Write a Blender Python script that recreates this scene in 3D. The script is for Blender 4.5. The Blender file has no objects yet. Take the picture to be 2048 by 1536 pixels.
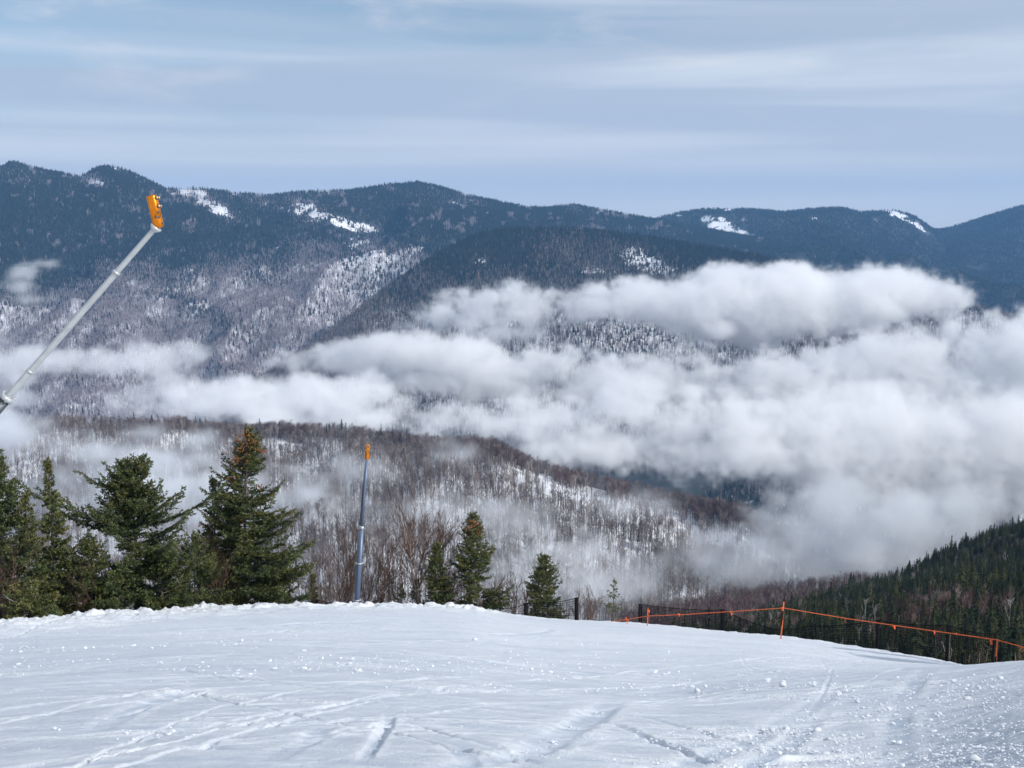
import bpy, math, random
import numpy as np
from mathutils import Vector, Matrix

rng = np.random.default_rng(7)
random.seed(7)
sc = bpy.context.scene
COL = sc.collection
R = math.radians

# ------------------------------------------------------------------ camera, world, sun, exposure
F_PX = 2472.0                     # focal length in pixels of a 2048-wide frame
PITCH = R(7.56)
cam_d = bpy.data.cameras.new("camera")
cam = bpy.data.objects.new("camera", cam_d)
COL.objects.link(cam)
cam.rotation_euler = (R(90) - PITCH, 0, 0)
cam_d.sensor_width = 36.0
cam_d.lens = 36.0 * F_PX / 2048.0
cam_d.clip_start = 0.1
cam_d.clip_end = 60000
sc.camera = cam

SUN_AZ, SUN_EL = R(114), R(31)    # azimuth from the view direction (+Y) towards +X
sun_vec = Vector((math.cos(SUN_EL) * math.sin(SUN_AZ), math.cos(SUN_EL) * math.cos(SUN_AZ), math.sin(SUN_EL)))
sun_d = bpy.data.lights.new("sun", 'SUN')
sun_d.energy = 3.3
sun_d.angle = R(0.53)
sun_d.color = (1.0, 0.955, 0.90)
sun = bpy.data.objects.new("sun", sun_d)
sun.rotation_euler = sun_vec.to_track_quat('Z', 'Y').to_euler()
COL.objects.link(sun)

sc.view_settings.view_transform = 'Standard'
sc.view_settings.look = 'None'
sc.view_settings.gamma = 1.0
sc.view_settings.exposure = 0.13


def build_world():
    w = bpy.data.worlds.new("World")
    sc.world = w
    w.use_nodes = True
    nt = w.node_tree
    N, L = nt.nodes, nt.links
    N.clear()
    out = N.new('ShaderNodeOutputWorld')
    bg = N.new('ShaderNodeBackground')
    bg.inputs['Strength'].default_value = 0.094
    sky = N.new('ShaderNodeTexSky')
    sky.sky_type = 'NISHITA'
    sky.sun_disc = False
    sky.sun_elevation = SUN_EL
    sky.sun_rotation = SUN_AZ
    sky.altitude = 1000
    sky.air_density = 1.0
    sky.dust_density = 0.6
    sky.ozone_density = 2.0
    tc = N.new('ShaderNodeTexCoord')

    def noise(scale, loc, detail, rough, dist=0.0):
        m = N.new('ShaderNodeMapping')
        m.inputs['Scale'].default_value = scale
        m.inputs['Location'].default_value = loc
        L.new(tc.outputs['Generated'], m.inputs['Vector'])
        n = N.new('ShaderNodeTexNoise')
        n.inputs['Scale'].default_value = 1.0
        n.inputs['Detail'].default_value = detail
        n.inputs['Roughness'].default_value = rough
        n.inputs['Distortion'].default_value = dist
        L.new(m.outputs['Vector'], n.inputs['Vector'])
        return n.outputs['Fac']

    def ramp(fac, a, b, va=0.0, vb=1.0):
        r = N.new('ShaderNodeMapRange')
        r.interpolation_type = 'SMOOTHSTEP'
        r.inputs['From Min'].default_value = a
        r.inputs['From Max'].default_value = b
        r.inputs['To Min'].default_value = va
        r.inputs['To Max'].default_value = vb
        L.new(fac, r.inputs['Value'])
        return r.outputs['Result']

    def mix(fac, a, b):
        m = N.new('ShaderNodeMix')
        m.data_type = 'RGBA'
        L.new(fac, m.inputs['Factor'])
        for s, v in (('A', a), ('B', b)):
            sk = [i for i in m.inputs if i.name == s and i.type == 'RGBA'][0]
            if isinstance(v, tuple):
                sk.default_value = v
            else:
                L.new(v, sk)
        return [o for o in m.outputs if o.type == 'RGBA'][0]

    def mul(a, b):
        m = N.new('ShaderNodeMath')
        m.operation = 'MULTIPLY'
        for i, v in enumerate((a, b)):
            if isinstance(v, float):
                m.inputs[i].default_value = v
            else:
                L.new(v, m.inputs[i])
        return m.outputs[0]

    veil = ramp(noise((1.6, 1.6, 17.0), (3.1, 1.7, 0.4), 4, 0.5, 0.5), 0.33, 0.63, 0.15, 0.95)
    dark = ramp(noise((1.0, 1.0, 22.0), (7.4, 2.2, 5.1), 4, 0.5, 0.5), 0.42, 0.62, 0.0, 0.85)
    puff = ramp(noise((6.0, 6.0, 22.0), (1.2, 9.2, 2.6), 6, 0.6, 0.3), 0.50, 0.80, 0.0, 0.6)
    up = N.new('ShaderNodeSeparateXYZ')
    L.new(tc.outputs['Generated'], up.inputs[0])
    high = ramp(up.outputs['Z'], 0.05, 0.14)
    puff = mul(puff, high)
    low = ramp(up.outputs['Z'], 0.0, 0.09, 0.95, 1.0)
    veil = mul(veil, low)
    c = mix(veil, sky.outputs['Color'], (7.2, 7.7, 8.5, 1))
    c = mix(mul(dark, low), c, (4.6, 5.4, 6.6, 1))
    c = mix(puff, c, (9.3, 8.9, 8.7, 1))
    pale = ramp(up.outputs['Z'], -0.02, 0.09, 0.85, 0.0)
    c = mix(pale, c, (9.1, 8.7, 7.9, 1))
    L.new(c, bg.inputs['Color'])
    L.new(bg.outputs[0], out.inputs['Surface'])


build_world()
sc.cycles.volume_bounces = 16
sc.cycles.max_bounces = 18
sc.cycles.diffuse_bounces = 3
sc.cycles.glossy_bounces = 2
sc.cycles.transmission_bounces = 4
sc.cycles.transparent_max_bounces = 8
sc.cycles.use_adaptive_sampling = True
sc.cycles.adaptive_threshold = 0.02
sc.cycles.use_denoising = True
sc.cycles.caustics_reflective = False
sc.cycles.caustics_refractive = False
sc.cycles.sample_clamp_indirect = 6.0
sc.cycles.volume_step_rate = 1.5
sc.cycles.volume_max_steps = 256


# ------------------------------------------------------------------ geometry helpers
CP, SP = math.cos(PITCH), math.sin(PITCH)


def ts(u, v):
    """picture position -> (x/y, z/y) of its ray, for laying out distances"""
    cx = (np.asarray(u, float) - 1024.0) / F_PX
    cy = (768.0 - np.asarray(v, float)) / F_PX
    den = CP + cy * SP
    return cx / den, (cy * CP - SP) / den


def P(u, v, y):
    t, s = ts(u, v)
    return np.array([t * y, y, s * y])


def curve_ts(pts):
    a = np.array(pts, float)
    t, s = ts(a[:, 0], a[:, 1])
    return t, s


def sstep(a, b, x):
    q = np.clip((x - a) / (b - a), 0, 1)
    return q * q * (3 - 2 * q)


class Noise2:
    """tileable smooth fractal value noise, about -1..1"""
    def __init__(self, seed, n=256):
        r = np.random.default_rng(seed)
        self.g = r.uniform(-1, 1, (n, n))
        self.n = n

    def one(self, x, y):
        n = self.n
        xi = np.floor(x).astype(int)
        yi = np.floor(y).astype(int)
        fx = x - xi
        fy = y - yi
        fx = fx * fx * (3 - 2 * fx)
        fy = fy * fy * (3 - 2 * fy)
        g = self.g
        a = g[xi % n, yi % n]
        b = g[(xi + 1) % n, yi % n]
        c = g[xi % n, (yi + 1) % n]
        d = g[(xi + 1) % n, (yi + 1) % n]
        return (a * (1 - fx) + b * fx) * (1 - fy) + (c * (1 - fx) + d * fx) * fy

    def __call__(self, x, y, oct=4, rough=0.5):
        s = np.zeros(np.broadcast(x, y).shape)
        amp, tot, f = 1.0, 0.0, 1.0
        for k in range(oct):
            s = s + amp * self.one(x * f + 17.3 * k, y * f + 5.9 * k)
            tot += amp
            amp *= rough
            f *= 2.03
        return s / tot * 1.6


NA, NB, NC = Noise2(11), Noise2(23), Noise2(41)


def mesh_data(name, V, F, smooth=False, attrs=None):
    V = np.ascontiguousarray(V, np.float32).reshape(-1, 3)
    F = np.ascontiguousarray(F, np.int32)
    k = F.shape[1]
    me = bpy.data.meshes.new(name)
    me.vertices.add(len(V))
    me.vertices.foreach_set('co', V.ravel())
    me.loops.add(F.size)
    me.loops.foreach_set('vertex_index', F.ravel())
    me.polygons.add(len(F))
    me.polygons.foreach_set('loop_start', np.arange(0, F.size, k, dtype=np.int32))
    me.update(calc_edges=True)
    me.polygons.foreach_set('use_smooth', np.full(len(F), smooth))
    for an, av in (attrs or {}).items():
        at = me.attributes.new(an, 'FLOAT', 'POINT')
        at.data.foreach_set('value', np.ascontiguousarray(av, np.float32))
    return me


def obj(name, me, mat=None, parent=None, loc=None):
    o = bpy.data.objects.new(name, me)
    if me is not None and mat is not None and len(me.materials) == 0:
        me.materials.append(mat)
    COL.objects.link(o)
    if parent is not None:
        o.parent = parent
    if loc is not None:
        o.location = loc
    return o


def tag(o, label, cat, group=None, kind=None):
    o['label'] = label
    o['category'] = cat
    if group:
        o['group'] = group
    if kind:
        o['kind'] = kind
    return o


def empty(name, loc, label, cat, group=None):
    o = bpy.data.objects.new(name, None)
    COL.objects.link(o)
    o.location = loc
    o.empty_display_size = 0.3
    return tag(o, label, cat, group)


def copy_tree(o, parent=None):
    c = o.copy()
    COL.objects.link(c)
    if parent is not None:
        c.parent = parent
    for ch in list(o.children):
        copy_tree(ch, c)
    return c


class MB:
    """collects vertices and quads/tris of one mesh"""
    def __init__(self):
        self.v, self.f, self.n = [], [], 0

    def add(self, V, F):
        V = np.asarray(V, float).reshape(-1, 3)
        F = np.asarray(F, int)
        if F.shape[1] == 3:
            F = np.concatenate([F, F[:, 2:3]], 1)
        self.v.append(V)
        self.f.append(F + self.n)
        self.n += len(V)

    def tube(self, pts, rad, sides=8, cap=True):
        pts = np.asarray(pts, float)
        rad = np.broadcast_to(np.asarray(rad, float), (len(pts),))
        rings = []
        for i in range(len(pts)):
            d = pts[min(i + 1, len(pts) - 1)] - pts[max(i - 1, 0)]
            d = d / (np.linalg.norm(d) + 1e-12)
            a = np.array([0, 0, 1.0]) if abs(d[2]) < 0.9 else np.array([1.0, 0, 0])
            s = np.cross(d, a)
            s /= np.linalg.norm(s)
            w = np.cross(d, s)
            ang = np.arange(sides) / sides * 2 * math.pi
            rings.append(pts[i] + rad[i] * (np.cos(ang)[:, None] * s + np.sin(ang)[:, None] * w))
        V = np.concatenate(rings)
        n = len(pts)
        j = np.arange(sides)
        F = np.concatenate([np.stack([i * sides + j, i * sides + (j + 1) % sides, (i + 1) * sides + (j + 1) % sides, (i + 1) * sides + j], 1) for i in range(n - 1)])
        if cap:
            V = np.concatenate([V, pts[:1], pts[-1:]])
            c0, c1 = n * sides, n * sides + 1
            F = np.concatenate([F, np.stack([(j + 1) % sides, j, np.full(sides, c0), np.full(sides, c0)], 1),
                                np.stack([(n - 1) * sides + j, (n - 1) * sides + (j + 1) % sides, np.full(sides, c1), np.full(sides, c1)], 1)])
        self.add(V, F)

    def box(self, c, size, rot=None):
        sx, sy, sz = np.array(size) / 2
        V = np.array([[x, y, z] for x in (-sx, sx) for y in (-sy, sy) for z in (-sz, sz)], float)
        if rot is not None:
            V = V @ np.asarray(rot).T
        V = V + np.asarray(c)
        self.add(V, [[0, 1, 3, 2], [4, 6, 7, 5], [0, 4, 5, 1], [2, 3, 7, 6], [0, 2, 6, 4], [1, 5, 7, 3]])

    def build(self, name, mat, parent=None, smooth=True, loc=None):
        V = np.concatenate(self.v)
        F = np.concatenate(self.f)
        me = bpy.data.meshes.new(name)
        faces = [tuple(dict.fromkeys(r)) for r in F.tolist()]
        me.from_pydata(V.tolist(), [], faces)
        me.polygons.foreach_set('use_smooth', np.full(len(me.polygons), smooth))
        me.update()
        return obj(name, me, mat, parent, loc)


def tile(protos, pos, scale, rot, pick, zscale=None, lean=None):
    """copies of small prototype meshes baked into one vertex/face array (tris)"""
    Vs, Fs, Ts, n = [], [], [], 0
    tint = rng.random(len(pos))
    for k, (pv, pf) in enumerate(protos):
        idx = np.where(pick == k)[0]
        if len(idx) == 0:
            continue
        c, s = np.cos(rot[idx]), np.sin(rot[idx])
        v = np.repeat(pv[None], len(idx), 0) * scale[idx][:, None, None]
        if zscale is not None:
            v[:, :, 2] *= zscale[idx][:, None]
        x = v[:, :, 0] * c[:, None] - v[:, :, 1] * s[:, None]
        y = v[:, :, 0] * s[:, None] + v[:, :, 1] * c[:, None]
        w = np.stack([x, y, v[:, :, 2]], 2)
        if lean is not None:
            w[:, :, 0] += lean[idx, 0][:, None] * v[:, :, 2]
            w[:, :, 1] += lean[idx, 1][:, None] * v[:, :, 2]
        w += pos[idx][:, None, :]
        nv = len(pv)
        f = pf[None] + (np.arange(len(idx)) * nv)[:, None, None] + n
        Vs.append(w.reshape(-1, 3))
        Fs.append(f.reshape(-1, 3))
        Ts.append(np.repeat(tint[idx], nv))
        n += nv * len(idx)
    return np.concatenate(Vs), np.concatenate(Fs), np.concatenate(Ts)


# ------------------------------------------------------------------ materials
def new_mat(name):
    m = bpy.data.materials.new(name)
    m.use_nodes = True
    nt = m.node_tree
    b = nt.nodes['Principled BSDF']
    return m, nt, b


def node_noise(nt, scale, detail=4, rough=0.55, vec=None, dist=0.0, dims='3D'):
    n = nt.nodes.new('ShaderNodeTexNoise')
    n.inputs['Scale'].default_value = scale
    n.inputs['Detail'].default_value = detail
    n.inputs['Roughness'].default_value = rough
    n.inputs['Distortion'].default_value = dist
    if vec is not None:
        nt.links.new(vec, n.inputs['Vector'])
    return n.outputs['Fac']


def node_coord(nt, scale=(1, 1, 1), kind='Object', rot=(0, 0, 0)):
    t = nt.nodes.new('ShaderNodeTexCoord')
    m = nt.nodes.new('ShaderNodeMapping')
    m.inputs['Scale'].default_value = scale
    m.inputs['Rotation'].default_value = rot
    nt.links.new(t.outputs[kind], m.inputs['Vector'])
    return m.outputs['Vector']


def node_ramp(nt, fac, stops):
    r = nt.nodes.new('ShaderNodeValToRGB')
    el = r.color_ramp.elements
    while len(el) < len(stops):
        el.new(0.5)
    for e, (p, c) in zip(el, stops):
        e.position = p
        e.color = (*c, 1) if len(c) == 3 else c
    nt.links.new(fac, r.inputs['Fac'])
    return r.outputs['Color']


def node_mix(nt, fac, a, b, blend='MIX'):
    m = nt.nodes.new('ShaderNodeMix')
    m.data_type = 'RGBA'
    m.blend_type = blend
    if isinstance(fac, (int, float)):
        m.inputs['Factor'].default_value = fac
    else:
        nt.links.new(fac, m.inputs['Factor'])
    for s, v in (('A', a), ('B', b)):
        sk = [i for i in m.inputs if i.name == s and i.type == 'RGBA'][0]
        if isinstance(v, tuple):
            sk.default_value = (*v, 1) if len(v) == 3 else v
        else:
            nt.links.new(v, sk)
    return [o for o in m.outputs if o.type == 'RGBA'][0]


def node_attr(nt, name):
    a = nt.nodes.new('ShaderNodeAttribute')
    a.attribute_name = name
    return a.outputs['Fac']


def node_math(nt, op, a, b=None, clamp=False):
    m = nt.nodes.new('ShaderNodeMath')
    m.operation = op
    m.use_clamp = clamp
    for i, v in enumerate((a, b)):
        if v is None:
            continue
        if isinstance(v, (int, float)):
            m.inputs[i].default_value = v
        else:
            nt.links.new(v, m.inputs[i])
    return m.outputs[0]


def node_bump(nt, b, h, strength, dist):
    n = nt.nodes.new('ShaderNodeBump')
    n.inputs['Strength'].default_value = strength
    n.inputs['Distance'].default_value = dist
    nt.links.new(h, n.inputs['Height'])
    nt.links.new(n.outputs['Normal'], b.inputs['Normal'])


def plain(name, col, rough=0.6, metal=0.0, var=0.15, scale=6.0, bump=0.0, spec=0.5):
    m, nt, b = new_mat(name)
    n = node_noise(nt, scale, 4, 0.6, node_coord(nt))
    c0 = tuple(x * (1 - var) for x in col)
    c1 = tuple(min(1, x * (1 + var)) for x in col)
    nt.links.new(node_ramp(nt, n, [(0.3, c0), (0.7, c1)]), b.inputs['Base Color'])
    b.inputs['Roughness'].default_value = rough
    b.inputs['Metallic'].default_value = metal
    b.inputs['Specular IOR Level'].default_value = spec
    if bump:
        node_bump(nt, b, n, 0.5, bump)
    return m


def tinted(name, stops, rough=0.75, spec=0.2, trans=0.0):
    """colour from the per-plant 'tint' attribute"""
    m, nt, b = new_mat(name)
    nt.links.new(node_ramp(nt, node_attr(nt, 'tint'), stops), b.inputs['Base Color'])
    b.inputs['Roughness'].default_value = rough
    b.inputs['Specular IOR Level'].default_value = spec
    return m


def snow_material():
    m, nt, b = new_mat('snow')
    co = node_coord(nt)
    big = node_noise(nt, 0.35, 4, 0.55, node_coord(nt, (0.45, 1.0, 1.0), rot=(0, 0, 0.2)))
    col = node_ramp(nt, big, [(0.30, (0.70, 0.75, 0.815)), (0.70, (0.81, 0.845, 0.885))])
    near_dark = node_attr(nt, 'near_dark')
    col = node_mix(nt, near_dark, col, (0.58, 0.63, 0.70))
    polish = node_attr(nt, 'polish')       # scraped, icier strips left by skis
    col = node_mix(nt, polish, col, (0.52, 0.60, 0.70))
    crumb = node_attr(nt, 'crumb')
    col = node_mix(nt, crumb, col, (0.90, 0.92, 0.94))
    nt.links.new(col, b.inputs['Base Color'])
    b.inputs['Roughness'].default_value = 0.62
    b.inputs['Specular IOR Level'].default_value = 0.35
    fine = node_noise(nt, 26, 5, 0.72, co)
    grain = node_noise(nt, 120, 2, 0.6, co)
    streak = node_noise(nt, 3.0, 4, 0.6, node_coord(nt, (0.6, 3.5, 1.0), rot=(0, 0, -0.1)))
    h = node_math(nt, 'ADD', node_math(nt, 'MULTIPLY', fine, 0.6), node_math(nt, 'MULTIPLY', grain, 0.25))
    h = node_math(nt, 'ADD', h, node_math(nt, 'MULTIPLY', streak, 0.8))
    node_bump(nt, b, h, 0.75, 0.05)
    return m


M = {}
M['snow'] = snow_material()
M['clump'] = plain('clump_snow', (0.78, 0.805, 0.84), 0.6, 0, 0.06, 14, 0.02, 0.3)
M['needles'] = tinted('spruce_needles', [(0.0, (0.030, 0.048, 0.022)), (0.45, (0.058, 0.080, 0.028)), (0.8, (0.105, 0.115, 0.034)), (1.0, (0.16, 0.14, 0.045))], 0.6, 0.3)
M['bark'] = plain('spruce_bark', (0.17, 0.145, 0.125), 0.9, 0, 0.35, 20, 0.02, 0.1)
M['dead'] = plain('dead_twigs', (0.36, 0.33, 0.30), 0.9, 0, 0.3, 20, 0.0, 0.1)
M['cone'] = plain('spruce_cones', (0.24, 0.105, 0.04), 0.7, 0, 0.35, 25, 0.0, 0.2)
M['twig'] = plain('bare_twigs', (0.125, 0.078, 0.056), 0.85, 0, 0.35, 5, 0.0, 0.15)
M['birch'] = plain('birch_bark', (0.42, 0.29, 0.20), 0.8, 0, 0.3, 9, 0.0, 0.2)
M['far_conifer'] = tinted('distant_conifer', [(0.0, (0.016, 0.024, 0.015)), (0.6, (0.032, 0.042, 0.021)), (1.0, (0.064, 0.066, 0.028))], 0.85, 0.1)
M['mountain_conifer'] = tinted('mountain_conifer', [(0.0, (0.015, 0.023, 0.019)), (0.8, (0.028, 0.037, 0.028)), (1.0, (0.048, 0.05, 0.044))], 0.9, 0.05)
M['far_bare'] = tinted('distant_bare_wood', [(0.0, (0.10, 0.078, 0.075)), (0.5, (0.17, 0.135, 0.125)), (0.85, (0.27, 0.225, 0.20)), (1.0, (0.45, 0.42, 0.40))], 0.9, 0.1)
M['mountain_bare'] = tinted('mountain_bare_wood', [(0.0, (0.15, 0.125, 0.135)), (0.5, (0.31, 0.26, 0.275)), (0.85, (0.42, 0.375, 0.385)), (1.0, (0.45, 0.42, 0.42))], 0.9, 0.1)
M['red_bare'] = tinted('reddish_bare_wood', [(0.0, (0.085, 0.050, 0.048)), (0.6, (0.15, 0.092, 0.085)), (1.0, (0.34, 0.28, 0.25))], 0.9, 0.1)
M['galv'] = plain('galvanised_steel', (0.56, 0.59, 0.60), 0.45, 0.45, 0.12, 3.0, 0.0, 0.5)
M['steel_blue'] = plain('blue_grey_steel', (0.13, 0.18, 0.27), 0.42, 0.35, 0.12, 2.0, 0.0, 0.5)
M['dark_steel'] = plain('dark_steel', (0.10, 0.115, 0.13), 0.45, 0.5, 0.2, 4.0)
M['orange_shell'] = plain('orange_enamel', (0.80, 0.25, 0.012), 0.28, 0.75, 0.2, 4.0, 0.0, 0.6)
M['brass'] = plain('nozzle_metal', (0.62, 0.42, 0.22), 0.35, 0.8, 0.2, 12)
M['black'] = plain('black_post', (0.012, 0.011, 0.012), 0.9, 0, 0.3, 8, 0, 0.1)
M['rope'] = plain('orange_cord', (0.90, 0.16, 0.035), 0.65, 0, 0.15, 10)
M['net'] = plain('black_netting', (0.010, 0.010, 0.012), 0.9, 0, 0.2, 8, 0, 0.1)


# ------------------------------------------------------------------ near snow field
EDGE = [(-500, 1290), (-200, 1262), (-60, 1250), (0, 1245), (100, 1236), (200, 1227), (400, 1216), (530, 1211), (700, 1211), (850, 1212), (930, 1214), (1000, 1226), (1100, 1237), (1220, 1243),
        (1300, 1247), (1440, 1262), (1560, 1271), (1700, 1290), (1800, 1306), (1900, 1325), (1945, 1336), (2048, 1352), (2200, 1378), (2500, 1430)]
ROLL = [(1100, 1400), (1230, 1378), (1350, 1364), (1500, 1354), (1700, 1344), (1940, 1334), (2048, 1329), (2200, 1323), (2500, 1315)]
te, se = curve_ts(EDGE)
tf = np.linspace(te[0], te[-1], 900)
kk = np.hanning(41)
kk /= kk.sum()
se = np.convolve(np.pad(np.interp(tf, te, se), 20, mode='edge'), kk, 'valid')
te = tf
tr, sr = curve_ts(ROLL)
u_of_t = lambda t: t * F_PX * 1.0 + 1024.0


def y_edge(t):
    return np.interp(t, [-0.6, -0.42, -0.3, -0.12, 0.0, 0.12, 0.28, 0.38, 0.45, 0.6], [40, 43, 48, 56, 58, 56, 51, 47, 45, 42])


# slope near the camera per direction: solved so that the near roll sits where the photograph has it
T_TAB = np.linspace(-0.75, 0.75, 301)
K_TAB = np.zeros_like(T_TAB)
D_TAB = np.zeros_like(T_TAB)
YR = 13.0


def dip_shape(y, ye):
    q = np.clip((y - YR) / (ye - YR), 0, None)
    return q ** 1.5


for i, t in enumerate(T_TAB):
    ye = float(y_edge(t))
    s = -float(np.interp(t, te, se))
    k0 = s - 1.7 / ye
    if t < 0.06:
        K_TAB[i] = k0
        continue
    srl = -float(np.interp(t, tr, sr))
    ys = np.linspace(9, 34, 120)
    lo, hi = k0 - 0.25, k0 + 0.02
    for _ in range(40):
        k = 0.5 * (lo + hi)
        D = ye * s - 1.7 - k * ye
        m = (1.7 / ys + k + D * dip_shape(ys, ye) / ys).min()
        if m < srl:
            lo = k
        else:
            hi = k
    K_TAB[i] = min(k, k0)
    D_TAB[i] = max(0, ye * s - 1.7 - K_TAB[i] * ye)
ker = np.hanning(57)
ker /= ker.sum()
K_TAB = np.convolve(np.pad(K_TAB, 28, mode='edge'), ker, 'valid')


H_TAB = np.zeros_like(T_TAB)


def snow_z(x, y):
    """height of the snow surface and the hillside just beyond its edge (camera at 0,0,0)"""
    x = np.asarray(x, float)
    y = np.asarray(y, float)
    t = x / y
    ye = y_edge(t)
    s = -np.interp(t, te, se)
    k = np.interp(t, T_TAB, K_TAB)
    ze = -ye * s
    D = -1.7 - k * ye - ze
    yy = np.minimum(y, ye)
    z = -1.7 - k * yy - D * dip_shape(yy, ye)
    over = np.maximum(y - ye, 0)
    # the near roll at the right, with a hollow behind it
    h = np.interp(t, T_TAB, H_TAB)
    z = z + h * np.where(y < 21.5, np.exp(-((y - 21.5) / 7.5) ** 2), np.exp(-((y - 21.5) / 4.5) ** 2))
    z = z - over * (0.40 + 0.25 * sstep(0, 6, over))
    return z


_s = -snow_z(T_TAB * 21.5, np.full_like(T_TAB, 21.5)) / 21.5
H_TAB = np.clip((_s + np.interp(T_TAB, tr, sr)) * 21.5, 0, 0.9) * sstep(0.05, 0.12, T_TAB)
H_TAB = np.convolve(np.pad(H_TAB, 10, mode='edge'), np.hanning(21) / np.hanning(21).sum(), 'valid')
TRK = 1.35


def track_paths():
    """ski tracks: arcs across the piste, each (points, width, depth)"""
    out = []
    r = np.random.default_rng(5)

    def px(pts, w, d):
        # given as picture positions, landed on the snow so that they lie on the real slope
        q = []
        for (u, v) in pts:
            ys = np.linspace(7, 60, 1500)
            t, s = ts(u, v)
            zz = snow_z(t * ys, ys) - s * ys
            h = np.where(zz > 0)[0]
            yv = ys[h[0]] if len(h) else 55.0
            q.append((t * yv, yv))
        q = np.array(q)
        # smooth resample
        n = 60
        f = np.linspace(0, len(q) - 1, n)
        a = np.stack([np.interp(f, np.arange(len(q)), q[:, c]) for c in (0, 1)], 1)
        for _ in range(6):
            a[1:-1] = (a[:-2] + 2 * a[1:-1] + a[2:]) / 4
        out.append((a, w, d * TRK))
    px([(1240, 1400), (1180, 1440), (1100, 1480), (1010, 1536)], 0.36, 0.045)
    px([(780, 1424), (775, 1450), (750, 1490), (715, 1540)], 0.12, 0.04)
    px([(430, 1385), (340, 1400), (250, 1430), (150, 1475)], 0.30, 0.035)
    px([(470, 1383), (330, 1412), (215, 1440)], 0.10, 0.03)
    px([(660, 1455), (620, 1480), (570, 1510), (530, 1540)], 0.22, 0.03)
    px([(800, 1445), (900, 1475), (1010, 1500), (1090, 1536)], 0.10, 0.03)
    px([(1120, 1430), (1240, 1455), (1360, 1500), (1450, 1536)], 0.14, 0.035)
    px([(1240, 1430), (1400, 1462), (1520, 1490)], 0.10, 0.025)
    px([(400, 1452), (600, 1448), (800, 1435), (1000, 1415)], 0.07, 0.03)
    px([(0, 1337), (200, 1338), (420, 1340)], 0.10, 0.03)
    px([(80, 1443), (230, 1437), (360, 1434)], 0.07, 0.025)
    px([(1490, 1530), (1600, 1516), (1740, 1502), (1880, 1486)], 0.07, -0.05)
    px([(330, 1322), (380, 1345), (520, 1365), (700, 1395)], 0.07, 0.025)
    px([(900, 1490), (925, 1510), (940, 1536)], 0.20, 0.03)
    px([(380, 1480), (420, 1500), (460, 1495)], 0.25, 0.03)
    for k in range(150):
        y0 = 8 + 36 * r.random() ** 1.3
        x0 = r.uniform(-0.45, 0.45) * y0
        L = r.uniform(4, 22)
        th = r.normal(0.05, 0.30) + (0.9 if r.random() < 0.25 else 0)
        cv = r.normal(0, 0.045)
        s = np.linspace(-L / 2, L / 2, 70)
        a = th + cv * s
        px_ = x0 + np.cumsum(np.cos(a)) * (s[1] - s[0]) - L / 2 * math.cos(th)
        py_ = y0 + np.cumsum(np.sin(a)) * (s[1] - s[0]) - L / 2 * math.sin(th)
        out.append((np.stack([px_, py_], 1), r.choice([0.05, 0.06, 0.08, 0.10, 0.28]), r.uniform(0.012, 0.036)))
    return out


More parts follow.
